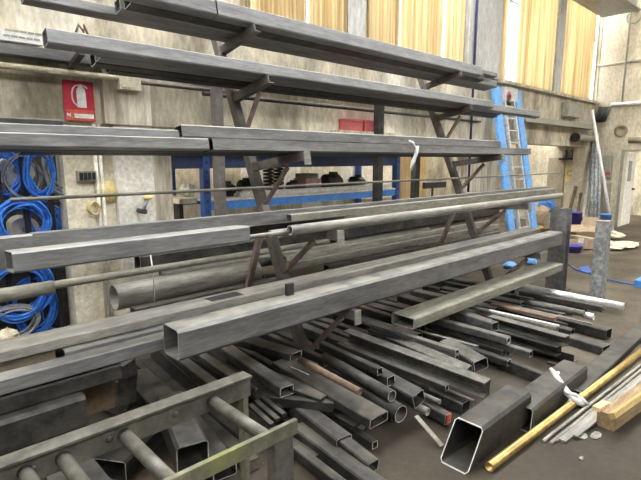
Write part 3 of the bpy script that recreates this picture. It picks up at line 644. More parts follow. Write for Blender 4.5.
for a, b, w, lab in ((583, 437, .05, 'pale flake on the floor beside the flat bar tip'), (596, 436, .06, 'long pale flake on the floor near the timber'), (581, 459, .025, 'small pale crumb on the floor at bottom right')):
    c_ = at(a, b, Z=0)
    tag(MB().blob((c_.x, c_.y, .006), w, w * .5, .008, a, .2, 8, 4).build('debris_flake', 'light'), lab, 'debris', 'pale crumbs on the floor')

# ================================================================== TRESTLE (bottom left)
tz = .75
T = thing('steel_trestle', (1.0, 1.63, 0), 'mossy grey steel trestle with round rungs at bottom left', 'trestle')
ya, yb = at(100, 430.6, Z=tz).y, at(240, 445, Z=tz).y
xa, xb_ = at(253, 378, Z=tz).x, at(298, 420, Z=tz).x
r1 = MB().channel(V((-.6, ya + .02, tz - .05)), V((xa, ya + .02, tz - .05)), .05, .1, .008, roll=rad(180)).build('rail', 'trestle', T)
MB().rect(V((-.6, ya + .015, tz + .004)), V((xa, ya + .015, tz + .004)), .075, .012, solid=True).build('rail_cap', 'trestle', r1)
r2 = MB().rect(V((-.6, yb, tz - .03)), V((xb_, yb, tz - .03)), .022, .062, solid=True).build('rail', 'moss', T)
for u, v in ((208, 398), (120, 430), (61, 455), (24, 470)):
    x = at(u, v, Z=tz - .05).x
    MB().pipe(V((x, ya - .005, tz - .05)), V((x, yb + .01, tz - .05)), .027, .003, 16).build('rung', 'trestle', T)
MB().rect(V((xb_ - .055, yb + .035, 0)), V((xb_ - .055, yb + .035, tz - .06)), .1, .06, up=V((0, 1, 0))).build('leg', 'trestle', T)
MB().rect(V((at(247, 460, Y=ya).x, ya + .02, 0)), V((at(247, 460, Y=ya).x, ya + .02, tz - .1)), .03, .05, up=V((0, 1, 0))).build('leg', 'moss', T)
for x in (.35, .62, .9):
    MB().lathe((x, ya - .008, tz - .045), [(.013, 0), (.013, .006), (.006, .009)], 8, V((0, -1, 0))).build('bolt', 'trestle', r1)
MB().rect(V((-.5, yb + .035, 0)), V((-.5, yb + .035, tz - .06)), .085, .05, up=V((0, 1, 0))).build('leg', 'trestle', T)
MB().rect(V((-.5, ya + .02, 0)), V((-.5, ya + .02, tz - .1)), .05, .05, up=V((0, 1, 0))).build('leg', 'trestle', T)

# ================================================================== BACK WALL THINGS
YF = YW - .02
def wp(u, v, y=YW): return at(u, v, Y=y)
# fire extinguisher sign
a0, a1 = wp(63.5, 100, YF), wp(94, 100, YF); zt, zb = wp(77, 81, YF).z, wp(80, 121, YF).z
x0, x1 = a0.x, a1.x; wd = x1 - x0; hh = zt - zb
sg = tag(MB().box(x0, x1, YF - .006, YF, zb, zt).build('fire_sign', 'red'), 'red fire extinguisher sign with white pictogram on the cream wall', 'sign')
yy = YF - .008
def cx(f): return x0 + wd * f
def cz_(f): return zt - hh * f
def flatpoly(pts, th=.003, o=0):
    n = len(pts); mb = MB(); vs = [(cx(a), yy + o, cz_(b)) for a, b in pts] + [(cx(a), yy + o + th, cz_(b)) for a, b in pts]
    return mb.add(vs, [tuple(range(n)), tuple(reversed(range(n, 2 * n)))] + [(i, i + n, (i + 1) % n + n, (i + 1) % n) for i in range(n)])
pic = flatpoly([(.44, .2), (.5, .15), (.64, .15), (.7, .2), (.72, .3), (.73, .66), (.43, .66), (.42, .3)])
pic.add(*(lambda q: (q.v, q.f))(flatpoly([(.5, .09), (.62, .07), (.64, .15), (.5, .15)])))
pic.add(*(lambda q: (q.v, q.f))(flatpoly([(.6, .08), (.78, .12), (.8, .18), (.77, .18), (.62, .11)])))
pic.wire([(cx(a), yy + .002, cz_(b)) for a, b in ((.52, .1), (.4, .12), (.31, .2), (.27, .32), (.28, .45), (.33, .55), (.4, .6), (.43, .64))], .008, 5)
pic.build('pictogram', 'white', sg)
flatpoly([(.04, .72), (.97, .72), (.97, .985), (.04, .985)], .001).build('number_strip', 'orange', sg)
flatpoly([(.3, .82), (.94, .82), (.94, .93), (.3, .93)], .002, -.003).build('number_field', 'white', sg)
mb = MB()
for p, q in (((.08, .93), (.08, .82)), ((.08, .82), (.17, .93)), ((.17, .93), (.17, .82)), ((.21, .92), (.235, .93))):
    mb.wire([(cx(p[0]), yy - .001, cz_(p[1])), (cx(q[0]), yy - .001, cz_(q[1]))], .006, 5)
mb.build('lettering', 'white', sg)
# pipes, conduits and boxes
z1 = wp(60, 72.5, YW - .06).z
cb = thing('junction_box', (wp(129, 81, YW - .1).x, YW - .12, wp(129, 90, YW - .1).z), 'cream junction box where the two wall conduits meet above the column', 'junction box')
jx0, jx1 = wp(119, 80, YW - .14).x, wp(140, 80, YW - .14).x; jz0, jz1 = wp(129, 90, YW - .14).z, wp(129, 72, YW - .14).z
MB().box(jx0, jx1, YW - .16, YW - .08, jz0, jz1).build('body', 'cream', cb)
MB().box(jx0 + .02, jx1 - .02, YW - .166, YW - .16, jz0 + .02, jz1 - .02).build('cover', 'cream', cb)
zc = (jz0 + jz1) / 2 + .02
tag(MB().pipe((-2, YW - .12, zc), (jx0, YW - .12, zc), .026, n=12, solid=True).build('conduit', 'cream'), 'cream conduit along the wall left of the junction box', 'conduit')
tag(MB().pipe((jx1, YW - .12, zc - .02), (wp(232, 88).x, YW - .12, zc - .02), .02, n=12, solid=True).build('conduit', 'rackpaint'), 'brown conduit along the wall right of the junction box', 'conduit')
tag(MB().pipe((wp(200, 88).x, YW - .05, wp(290, 103).z), (wp(478, 120).x, YW - .05, wp(290, 103).z), .022, n=12, solid=True).build('wall_pipe', 'dark'), 'dark pipe along the stained wall above the red boxes', 'pipe')
bx = wp(66, 60).x
tag(MB().rect((bx, YW - .42, 2.66), (bx, YW - .12, 2.585), .05, .05, up=V((0, 0, 1)), solid=True).build('pipe_bracket', 'dark'), 'dark sloping bracket arm above the fire sign', 'bracket')
tray = tag(MB().box(-1, wp(41, 40, YW - .1).x, YW - .14, YW - .02, wp(20, 48).z + .02, wp(20, 36).z).build('cable_tray', 'white'), 'white perforated cable tray on the ledge at top left', 'cable tray')
for i in range(5):
    for j in range(2):
        x = wp(4 + 7.5 * i + 2 * j, 40, YW - .14).x; z = wp(20, 48).z + .05 + .045 * j
        MB().box(x, x + .045, YW - .143, YW - .139, z, z + .014).build('slot', 'panelgrey', tray)
for u0, u1, lab in ((343, 360, 'faded red box on the ledge, the larger left one'), (362, 381, 'faded red box on the ledge, the right one')):
    z0 = wp(362, 131.5, YW - .1).z; p = wp(u0, 125, YW - .1).x; q = wp(u1, 125, YW - .1).x
    bb = tag(MB().box(p, q, YW - .15, YW - .03, z0, z0 + .13).build('red_box', 'redbox'), lab, 'box', 'red boxes on the ledge')
    MB().box(p - .01, q + .01, YW - .155, YW - .025, z0 + .13, z0 + .155).build('lid', 'redbox', bb)
struct('trim_16', MB().box(wp(330, 128).x, wp(395, 128).x, YW - .17, YW, z0 - .04, z0), 'stainwall')
struct('trim_17', MB().box(xat(471, YW, 1.6), xat(494, YW, 1.6), YW - .06, YW + .3, 0, ZL), 'roughcol')
for u0, lab in ((98.5, 'left of two thin white conduits running down the cream column'), (103.5, 'right of two thin white conduits running down the cream column')):
    x = wp(u0, 200).x
    tag(MB().pipe((x, YW - .0, .1), (x, YW - .0, ZL), .018, n=10, solid=True).build('conduit', 'whitewall'), lab, 'conduit', 'white conduits on the column')
c_ = wp(86, 176, YW)
bk = tag(MB().box(wp(77, 176).x, wp(95, 176).x, YW - .04, YW + .03, wp(80, 181).z, wp(80, 171).z).build('switch_box', 'panelgrey'), 'small dark framed switch box on the cream column', 'switch box')
for i in range(4):
    x = wp(78 + 4.2 * i, 176).x; MB().box(x, x + .03, YW - .045, YW - .04, wp(80, 180).z, wp(80, 172.5).z).build('switch', 'black', bk)
c_ = wp(110.5, 192, YW - .06)
tag(MB().lathe((c_.x, YW + .02, c_.z), [(.1, 0), (.105, .015), (.105, .03), (.05, .035), (.03, .05)], 20, V((0, -1, 0))).build('hose_reel', 'yellow'), 'yellow round reel mounted beside the white column', 'reel')
c_ = wp(94, 208, YW)
mb = MB()
for i in range(4): mb.wire([(c_.x + .06 * math.cos(t * .45) * (1 - .1 * i), YW - .01 * i, c_.z + .06 * math.sin(t * .45)) for t in range(15)], .008, 5)
tag(mb.build('wire_coil', 'yellow'), 'small yellowish wire coil on the cream column', 'coil')
c_ = wp(141, 214, YW - .1)
tp = thing('water_tap', (c_.x, YW - .05, c_.z), 'grey tap with yellow handle on the white column', 'tap')
MB().pipe((c_.x, YW - .05, c_.z + .03), (c_.x, YW - .2, c_.z + .03), .025, n=10, solid=True).build('body', 'dark', tp)
MB().pipe((c_.x, YW - .14, c_.z + .03), (c_.x + .05, YW - .14, c_.z + .13), .02, n=10, solid=True).build('stem', 'stain', tp)
MB().blob((c_.x + .065, YW - .14, c_.z + .16), .05, .03, .028, 4, .05).build('handle', 'yellow', tp)
x = wp(476, 30, YW - .09).x
tag(MB().pipe((x, YW - .09, 1.2), (x, YW - .09, ZT), .022, n=10, solid=True).build('blue_pipe', 'navy'), 'thin blue pipe running up the grey pilaster', 'pipe')

# ------------------------------------------------ coil rack at far left
YC = 5.25
cr = thing('coil_rack', (wp(27, 200, YC).x, YC, 0), 'black steel rack hung with blue and grey cable coils at far left', 'rack')
for u in (2, 27, 52):
    x = xat(u, YC - .2, 1.3)
    MB().rect((x, YC - .2, 0), (x, YC - .2, 1.95), .045, .04, up=V((0, 1, 0))).build('post', 'black', cr)
for v in (203, 243, 283, 330):
    z = wp(30, v, YC).z
    MB().box(-.6, xat(64, YC, 1.3), YC - .23, YC - .17, z - .015, z + .015).build('cross_bar', 'black', cr)
MB().box(-.8, xat(78, YC, 1.3), YC + .3, YC + .33, 0, 2.1).build('shade_panel', 'dark', cr)  # dark sheet added to paint the shade behind the coils
gcoil = 'cable coils on the black rack'
def coil(u, v, R, n, mat, label, squash=1.25, y=YC - .12, r=.009, seed=0, thick=.1):
    c = wp(u, v, y); rnd = random.Random(seed); D = (c - V((0, 0, H))).dot(FW); R = R * D / F; mb = MB()
    for i in range(n):
        k = R * rnd.uniform(.78, 1.05); ox, oz, oy = rnd.gauss(0, R * .07), rnd.gauss(0, R * .08), rnd.uniform(-thick / 2, thick / 2)
        ph = rnd.uniform(0, 6.28)
        mb.wire([(c.x + ox + k * 1.15 * math.cos(t) + .01 * math.sin(3 * t + ph), y + oy + .02 * math.sin(2 * t + ph), c.z + oz + k * squash * math.sin(t) - (.2 * R if math.sin(t) < 0 else 0) * (math.sin(t) ** 2))
                 for t in [j * 2 * math.pi / 26 for j in range(27)]], r, 5)
    return tag(mb.build('cable_coil', mat), label, 'cable coil', gcoil)
coil(4, 172, 16, 9, 'cable', 'blue cable coil at the left frame edge, upper row of the black rack', seed=1)
coil(39, 172, 11, 12, 'cable', 'narrow blue cable coil hung between the two black posts, upper row', 2.0, YC - .3, seed=2)
coil(60, 168, 12, 10, 'greycable', 'grey cable coil hung right of the black posts, beside the cream column', 1.9, YC - .3, seed=3)
coil(22, 176, 15, 5, 'greycable', 'thin grey cable loops crossing the upper row of the black rack', 1.5, YC - .2, .006, seed=4)
coil(22, 222, 21, 16, 'cable', 'large arched blue cable coil round a white drum', 1.0, YC - .3, seed=5)
coil(45, 220, 14, 8, 'cable', 'blue cable coil behind the second black post, lower row', 1.3, seed=6)
coil(64, 218, 10, 5, 'cable', 'small blue cable coil beside the cream column, lower row', 1.0, seed=7)
coil(16, 288, 26, 26, 'cable', 'thick blue cable bundle at far left below the fourth shelf', 1.0, YC - .25, .011, seed=8, thick=.25)
coil(34, 305, 18, 12, 'cable', 'hanging blue cable bundle right of the thickest one', 1.5, YC - .2, .009, seed=9)
coil(60, 305, 16, 2, 'cable', 'single large blue cable loop against the added dark panel', 1.5, seed=10, r=.012)
coil(12, 322, 22, 12, 'greycable', 'grey cable coil under the thick blue bundle', .7, YC - .3, .009, seed=11)
for u, v, rr_, lab in ((14, 170, .15, 'white drum behind the cable coils, upper row of the black rack'), (22, 228, .12, 'white drum inside the arched blue coil')):
    c_ = wp(u, v, YC + .1)
    dr = tag(MB().lathe((c_.x, YC + .2, c_.z), [(rr_, 0), (rr_, .03), (rr_ * .8, .03), (rr_ * .8, .2), (rr_, .2), (rr_, .23), (rr_ * .3, .23)], 22, V((0, -1, 0))).build('cable_drum', 'whitewall'), lab, 'drum', 'white drums on the black rack')
    MB().lathe((c_.x, YC - .03, c_.z), [(rr_ * .25, 0), (rr_ * .25, .01), (.01, .012)], 12, V((0, -1, 0))).build('hub', 'panelgrey', dr)
c_ = wp(8, 338, 4.9)
tag(MB().blob((c_.x, 4.9, c_.z), .1, .1, .08, 12, .2).build('pale_rag', 'rag'), 'pale rag bundle under the blue cables at far left', 'rag')

# ------------------------------------------------ blue pallet rack behind the lintel
YPR = 5.4
pr = thing('pallet_rack', (xat(205, YPR, 1.5), YPR, 0), 'blue pallet rack with a crowded shelf, behind the tube rack', 'pallet rack')
zb0, zb1 = wp(250, 207, YPR).z, wp(250, 199, YPR).z
zu0, zu1 = wp(300, 167, YPR).z, wp(300, 155, YPR).z
xl, xr = xat(205, YPR, 1.5), xat(396, YPR, 1.5)
for x in (xl, xr):
    for y in (YPR, YPR + .9):
        p_ = MB().channel((x, y, 0), (x, y, 2.08), .1, .09, .012, up=V((0, 1, 0)), roll=rad(90)).build('upright', 'rackblue', pr)
        if y == YPR:
            for k in range(14): MB().box(x - .012, x + .012, y - .053, y - .049, .3 + k * .12, .34 + k * .12).build('slot', 'navy', p_)
for y in (YPR, YPR + .9):
    MB().box(xl, xr, y - .03, y + .03, zb0, zb1).build('beam', 'blue' if y == YPR else 'rackblue', pr)
    MB().box(xat(160, YPR, 1.85), xr, y - .03, y + .03, zu0, zu1).build('beam', 'navy', pr)
MB().box(xl, xr, YPR - .03, YPR + .93, zb1, zb1 + .025).build('shelf_panel', 'whitewall', pr)
MB().box(xat(160, YPR, 1.85), xr, YPR - .03, YPR + .93, zu1, zu1 + .02).build('shelf_panel', 'navy', pr)
zs = zb1 + .025; gsh = 'goods on the blue pallet rack shelf'
def sx(u, y=YPR + .3): return xat(u, y, zs + .1)
tag(MB().rect((sx(238, YPR + .05), YPR + .05, zs + .04), (sx(388, YPR + .05), YPR + .05, zs + .04), .1, .07).build('white_profile', 'white'), 'long white profile lying along the front of the pallet rack shelf', 'profile')
for u, lab in ((271, 'left black coil spring on the pallet rack shelf'), (281, 'right black coil spring on the pallet rack shelf')):
    x = sx(u); y = YPR + .35
    tag(MB().wire([(x + .07 * math.cos(t * .6), y + .07 * math.sin(t * .6), zs + .01 + t * .0048) for t in range(80)], .014, 6).build('coil_spring', 'black'), lab, 'spring', 'black springs')
cb = tag(MB().box(sx(304), sx(319), YPR + .25, YPR + .55, zs, zs + .2).build('carton', 'pink'), 'pinkish striped carton on the pallet rack shelf', 'carton')
MB().box(sx(304) - .005, sx(319) + .005, YPR + .245, YPR + .555, zs + .08, zs + .13).build('stripe', 'whitewall', cb)
MB().box(sx(305), sx(316), YPR + .25, YPR + .53, zs + .2, zs + .28).build('top_box', 'panelgrey', cb)
def motor(u, R, L, lab, mat='dark', y=YPR + .35):
    x = sx(u, y); mt_ = thing('electric_motor', (x, y, zs), lab, 'motor', gsh)
    MB().lathe((x - L / 2, y, zs + R), [(R * .6, 0), (R, .02), (R, L * .8), (R * .7, L * .85), (R * .7, L), (.02, L), (.02, L + .05)], 18, V((1, 0, 0))).build('housing', mat, mt_)
    MB().box(x - L * .3, x + L * .3, y - R * .8, y + R * .8, zs, zs + R * .4).build('foot', mat, mt_)
    MB().box(x - .05, x + .05, y - R * .6, y + R * .2, zs + 1.7 * R, zs + 2.3 * R).build('terminal_box', mat, mt_)
motor(332, .13, .35, 'dark electric motor right of the pinkish carton'); motor(226, .09, .25, 'dark electric motor left of the white rags')
motor(246, .1, .25, 'dark electric motor behind the white rags', y=YPR + .6); motor(357, .1, .3, 'dark machine part at the right of the pallet rack shelf', y=YPR + .5)
motor(293, .08, .22, 'small dark motor between the springs and the carton')
for u, s_, lab in ((249, .08, 'white rag on the pallet rack shelf below the motors'), (212, .06, 'pale bag beside the blue upright on the shelf')):
    tag(MB().blob((sx(u, YPR + .2), YPR + .2, zs + s_ * .6), s_ * 1.4, s_, s_ * .7, u, .22).build('white_rag', 'whitewall'), lab, 'rag', 'white rags')
mb = MB()
for i in range(7): mb.wire([(sx(352, YPR + .2) + .3 * math.cos(t * .4 + i) * (1 - .08 * i), YPR + .22 + .12 * math.sin(t * .4 + i), zs + .02 + .012 * i) for t in range(17)], .012, 5)
tag(mb.build('hose_heap', 'grime'), 'heap of dark hoses on the right part of the shelf', 'hose')
c_ = wp(187, 190, YPR + .5)
lt = tag(MB().box(xat(165, YPR + .5, 1.2), xl - .06, YPR + .1, YPR + .9, c_.z - .14, c_.z - .08).build('side_shelf', 'stainwall'), 'grey shelf board left of the blue upright', 'shelf')
MB().box(xat(168, YPR + .5, 1.2), xat(172, YPR + .5, 1.2), YPR + .2, YPR + .8, 0, c_.z - .14).build('support', 'dark', lt)
tag(MB().blob((xat(188, YPR + .4, 1.3), YPR + .4, c_.z - .0), .12, .1, .09, 77, .12).build('white_sack', 'whitewall'), 'white sack on the grey shelf board left of the blue upright', 'sack')
for u0, u1, v0, v1, mat, lab in ((241, 262, 164, 195, 'whitewall', 'white board standing behind the shelf left of the springs'), (284, 300, 164, 192, 'whitewall', 'white board standing behind the shelf right of the springs'), (341, 352, 164, 197, 'whitewall', 'narrow white board at the back wall right of the motor'), (354, 391, 163, 200, 'whitewall', 'wide white board with faint marks on the back wall')):
    y = YR - .1
    tag(MB().box(xat(u0, y, 1.5), xat(u1, y, 1.5), y - .02, y, wp(u0, v1, y).z, wp(u0, v0, y).z).build('white_board', mat), lab, 'board', 'white boards at the back')
# plywood, posts and chair beside the pallet rack
y = 5.9
tag(MB().box(xat(399, y, 1.2), xat(426, y, 1.2), y, y + .02, .0, wp(410, 157, y).z).build('plywood_sheet', 'paleply'), 'pale plywood sheet standing behind the dark steel post', 'plywood')
x = xat(415, 5.6, 1.3)
tag(MB().rect((x, 5.6, 0), (x, 5.6, ZL + .3), .15, .12, up=V((0, 1, 0))).build('steel_post', 'dark'), 'dark steel post in front of the pale plywood sheet', 'post')
y = 5.0; x = xat(434, y, 1.3); z0 = wp(434, 188, y).z; z1 = wp(434, 182, y).z
ch = thing('work_stool', (x, y, 0), 'black work stool with its padded backrest showing beside the plywood', 'stool')
MB().rect((xat(424, y, 1.4), y, (z0 + z1) / 2), (xat(445, y, 1.4), y, (z0 + z1) / 2), .06, z1 - z0, solid=True).build('backrest', 'black', ch)
MB().rect((x, y + .03, .7), (x, y + .03, z0 + .02), .04, .02, solid=True, up=V((0, 1, 0))).build('back_stem', 'black', ch)
MB().lathe((x, y - .2, .7), [(.2, 0), (.22, .03), (.2, .07), (.05, .075)], 20).build('seat', 'black', ch)
MB().pipe((x, y - .2, .05), (x, y - .2, .7), .03, solid=True).build('column', 'dark', ch)
for k in range(5):
    a = k * 2 * math.pi / 5
    MB().rect((x, y - .2, .06), (x + .27 * math.cos(a), y - .2 + .27 * math.sin(a), .03), .04, .04, solid=True).build('foot', 'black', ch)

# ------------------------------------------------ blue ladder hoist leaning at the right pilaster
hb = V((0, 4.15, 0)); ht = V((0, 4.68, wp(500, 88, 4.68).z))
hz = lambda f: 4.15 + (4.68 - 4.15) * f
zt = ht.z
def hp(u, f, dy=0): z = zt * f; return V((xat(u, hz(f), z), hz(f) + dy, z))
X_ = hp(514, 0)
hoist = thing('ladder_hoist', (X_.x, 4.15, 0), 'blue ladder hoist with white ladder between two blue boards, leaning on the wall', 'ladder hoist')
for ub, ut in ((513.5, 495.5), (536, 516)):
    p, q = hp(ub, 0), hp(ut, 1)
    rl = MB().sweep(p, q, rr(.25, .07, .012), up=V((0, 1, 0))).build('side_board', 'skyblue', hoist)
p0, q0 = hp(520, 0, -.03), hp(501.5, .97, -.03); p1, q1 = hp(530, 0, -.03), hp(510.5, .97, -.03)
for p, q in ((p0, q0), (p1, q1)): MB().rect(p, q, .05, .07, up=V((0, 1, 0))).build('ladder_rail', 'alu', hoist)
for k in range(1, 13):
    f = k / 13
    MB().pipe(p0.lerp(q0, f), p1.lerp(q1, f), .016, n=8, solid=True).build('ladder_rung', 'alu', hoist)
hd = MB().box(hp(500, 1).x, hp(513, 1).x, 4.58, 4.66, zt - .22, zt + .02).build('head_plate', 'alu', hoist)
c_ = hp(505, .955)
MB().lathe((c_.x, 4.58, c_.z), [(.09, 0), (.09, .012), (.03, .015)], 8, V((0, -1, 0))).build('sticker', 'redbox', hd)
MB().lathe((c_.x, 4.564, c_.z), [(.045, 0), (.045, .006), (.01, .007)], 8, V((0, -1, 0))).build('pulley', 'dark', hd)

# ------------------------------------------------ right corner
y = YR - .15
tag(MB().box(xat(531, y, 1.3), xat(545.5, y, 1.3), y, y + .03, 0, at(540, 161, Y=y).z).build('standing_board', 'panelgrey'), 'grey tan board standing in the recess behind the blue hoist', 'board')
def wr(u, v, x=XR - .02): return at(u, v, X=x)
ya_, yb_ = wr(564, 180).y, wr(547.5, 180).y
tag(MB().box(XR - .05, XR - .02, ya_, yb_, 0, wr(556, 158).z).build('cardboard_sheet', 'tanpanel'), 'tan cardboard sheet standing in the recess beside the yellow poster', 'cardboard')
ya_, yb_ = wr(575, 174).y, wr(564.5, 174).y
ps = tag(MB().box(XR - .02, XR, ya_, yb_, wr(569, 182).z, wr(569, 165).z).build('yellow_poster', 'yellow'), 'yellow poster with a small round emblem in the recess', 'poster')
c_ = wr(569.5, 173.5)
MB().wire([(XR - .024, c_.y + .07 * math.cos(t * .45), c_.z + .07 * math.sin(t * .45)) for t in range(15)], .012, 5).build('emblem', 'panelgrey', ps)
zj = wr(572, 158).z; ya_, yb_ = wr(583, 158).y, wr(561, 158).y
sh_ = tag(MB().box(XR - .2, XR, ya_, yb_, zj - .05, zj).build('wall_shelf', 'dark'), 'dark wall shelf with jars above the yellow poster', 'shelf')
for u, lab in ((565, 'left jar on the dark wall shelf'), (571, 'middle jar on the dark wall shelf'), (577, 'right jar on the dark wall shelf')):
    c_ = wr(u, 155, XR - .1)
    j = tag(MB().lathe((XR - .1, c_.y, zj), [(.06, 0), (.065, .02), (.065, .16), (.04, .19), (.04, .22)], 14).build('jar', 'stain'), lab, 'jar', 'jars on the wall shelf')
    MB().lathe((XR - .1, c_.y, zj + .22), [(.05, 0), (.05, .04), (.02, .045)], 12).build('lid', 'whitewall', j)
# long pieces leaning in the corner
def lean(u0, v0, u1, v1, r, mat, lab, Y1=None, X1_=None, nm='leaning_pipe', cat='pipe', sq=False):
    p = at(u0, v0, Z=0); q = at(u1, v1, Y=Y1) if Y1 else at(u1, v1, X=X1_); mb = MB()
    mb.rect(p, q, r * 2, r * 1.2, solid=True) if sq else mb.pipe(p, q, r, n=12)
    return tag(mb.build(nm, mat), lab, cat, 'long pieces leaning in the corner')
lean(564, 231, 579, 176, .04, 'grime', 'brown lath leaning furthest left in the corner, right of the recess', X1_=XR - .06, nm='leaning_lath', cat='lath', sq=True)
lean(574, 231, 583, 184, .035, 'rust', 'short rusty bar leaning between the brown lath and the pale strip', X1_=XR - .07, nm='leaning_bar', cat='bar')
lean(581, 231, 592, 152, .035, 'light', 'pale flat strip leaning in the corner left of the grey pipes', X1_=XR - .07, nm='leaning_strip', cat='strip', sq=True)
lean(590, 231, 594, 140, .05, 'stain', 'left one of the thick grey pipes standing in the corner', X1_=XR - .09)
lean(594, 231, 597, 134, .05, 'stain', 'middle one of the thick grey pipes standing in the corner', X1_=XR - .09)
lean(598, 231, 600, 146, .05, 'stain', 'right one of the thick grey pipes standing in the corner', X1_=XR - .09)
p, q = at(613, 234, Z=0), at(592, 110, Y=YW - .29)
tag(MB().pipe(p, q, .035, n=12).build('white_pole', 'white'), 'long white pole leaning into the corner in front of the grey pipes', 'pole')
# right wall fittings
xw = XR - .02
def wr(u, v, x=xw): return at(u, v, X=x)
def wbox(u0, u1, v0, v1, th, nm, mat, lab, cat, group=None):
    ya_, yb_ = wr(u1, (v0 + v1) / 2).y, wr(u0, (v0 + v1) / 2).y; z0, z1 = wr((u0 + u1) / 2, v1).z, wr((u0 + u1) / 2, v0).z
    b = tag(MB().box(XR - th, XR, ya_, yb_, z0, z1).build(nm, mat), lab, cat, group)
    MB().box(XR - th - .01, XR - th, ya_ + .03, yb_ - .03, z0 + .03, z1 - .03).build('cover', mat, b)
    return b, (ya_ + yb_) / 2, (z0 + z1) / 2
b, y, z = wbox(604, 612.5, 155.5, 178, .14, 'electric_cabinet', 'panelgrey', 'grey electric cabinet on the right wall beside the doorway', 'cabinet')
MB().box(XR - .16, XR - .15, y - .1, y + .02, z - .22, z - .14).build('warning_mark', 'redbox', b)
wbox(603, 610, 183, 216, .08, 'wall_panel', 'panelgrey', 'grey green panel low on the right wall under the electric cabinet', 'panel')
y0, y1 = wr(597, 66).y, wr(660, 58.5).y; z = wr(620, 63).z
tag(MB().pipe((XR - .03, y0, z), (XR - .03, y1, z), .03, n=10, solid=True).build('conduit', 'panelgrey'), 'thin conduit running across the upper right wall', 'conduit')
y = wr(626.5, 60).y
tag(MB().pipe((XR - .05, y, wr(626, 104).z), (XR - .05, y, ZT), .025, n=10, solid=True).build('conduit', 'panelgrey'), 'vertical conduit on the right wall above the white pipe', 'conduit')
y0, y1 = wr(612, 106).y, wr(662, 98).y; z = wr(626, 104).z
tag(MB().pipe((XR - .08, y0, z), (XR - .08, y1, z), .05, n=12, solid=True).build('insulated_pipe', 'white'), 'white insulated pipe across the right wall above the doorway', 'pipe')
c_ = wr(634, 17)
tag(MB().wire([(XR - .03, c_.y + .16 * math.cos(t * .42), c_.z + .15 * math.sin(t * .42)) for t in range(16)], .018, 6).build('cable_loop', 'panelgrey'), 'grey cable loop hanging high on the right wall', 'cable')
c_ = wr(621, 130.5)
tag(MB().lathe((XR, c_.y, c_.z), [(.16, 0), (.16, .03), (.1, .035), (.1, .01)], 18, V((-1, 0, 0))).build('round_vent', 'tanpanel'), 'round vent patch on the right wall above the electric cabinet', 'vent')
y0, y1 = wr(629, 140).y, wr(650, 138).y; z = wr(635, 140).z
tag(MB().pipe((XR - .06, y0, z), (XR - .06, y1, z), .07, n=12, solid=True).build('wall_pipe', 'tanpanel'), 'short fat pipe over the doorway on the right wall', 'pipe')
# duct and cable tray under the high window
z = wr(598, 128).z
y = YW - .12
tag(MB().box(xat(520, y, 2.5), xat(592, y, 2.5), YW - .24, YW - .04, wp(560, 126, YW - .15).z, wp(560, 121, YW - .15).z).build('cable_tray', 'panelgrey'), 'grey cable tray on the wall under the right hand window', 'cable tray')
x0, x1 = xat(575, y, 2.3), xat(592, y, 2.3)
dk = tag(MB().pipe((x0, YW - .14, wp(583, 138, YW - .14).z), (x1, YW - .14, wp(583, 138, YW - .14).z), .09, n=14, solid=True).build('vent_pipe', 'panelgrey'), 'grey horizontal vent pipe in the corner below the cable tray', 'pipe')
MB().pipe((x0 - .05, YW - .14, wp(583, 138, YW - .14).z), (x0, YW - .14, wp(583, 138, YW - .14).z), .11, n=14, solid=True).build('flange', 'dark', dk)
tag(MB().box(xat(566, YW - .1, 3), xat(580, YW - .1, 3), YW - .16, YW, wp(572, 117, YW - .1).z, wp(572, 103, YW - .1).z).build('wall_box', 'panelgrey'), 'grey box fixed under the high window near the corner', 'box')
mb = MB()
for i in range(5):
    u = 600 + i * 2.5
    mb.wire([wr(u, 107, XR - .1), wr(u - 3, 115, XR - .16), wr(u - 6, 122, XR - .2)], .03, 6)
tag(mb.build('cable_bunch', 'dark'), 'bunch of dark cables in the corner above the thick grey pipes', 'cables')
# crane girder at top right
y = 4.3; gx0, gx1 = xat(578, y, 5.6), xat(627, y, 5.3)
gb = tag(MB().box(8.5, 14.2, 3.9, 4.55, wr(603, 16, 14.2).z, wr(603, 16, 14.2).z + .6).build('crane_girder', 'slate'), 'dark blue grey crane girder at the top right above the window', 'girder')
MB().box(8.5, 14.2, 3.8, 4.65, wr(603, 16, 14.2).z - .04, wr(603, 16, 14.2).z).build('flange', 'slate', gb)
# things on the floor at the back right
def fl(u, v): return at(u, v, Z=0)
gc = 'torn cardboard in the heap'
for i, (u, v, w, d, h, rz, tl, lab) in enumerate(((572, 247, .4, .3, .14, .3, .12, 'flattened carton at the front left of the cardboard heap'), (586, 249, .34, .3, .22, -.4, .1, 'carton with a white label at the front of the cardboard heap'),
        (577, 241, .36, .3, .26, .8, -.3, 'brown carton in the middle of the cardboard heap'), (589, 237, .4, .3, .36, .2, .35, 'tilted carton at the top right of the cardboard heap'), (598, 242, .32, .26, .25, -.2, -.25, 'small carton at the right end of the heap beside the zinc post'))):
    c = fl(u, v); mb = MB().box(-w / 2, w / 2, -d / 2, d / 2, 0, h)
    R_ = Matrix.Rotation(rz, 3, 'Z') @ Matrix.Rotation(tl, 3, 'Y')
    mb.v = [R_ @ p for p in mb.v]; mz = min(p.z for p in mb.v); mb.v = [p + V((c.x, c.y, -mz)) for p in mb.v]
    b = tag(mb.build('carton', 'card'), lab, 'carton', gc)
    fb = MB().box(-w / 2, w / 2, d / 2, d / 2 + .2, h - .01, h); fb.v = [R_ @ p for p in fb.v]; fb.v = [p + V((c.x, c.y, -mz)) for p in fb.v]
    fb.build('flap', 'card', b)
    if i == 1:
        lb = MB().box(-w / 2 - .004, -w / 2, -.06, .06, .1, .2); lb.v = [R_ @ p + V((c.x, c.y, -mz)) for p in lb.v]; lb.build('paper_label', 'white', b)
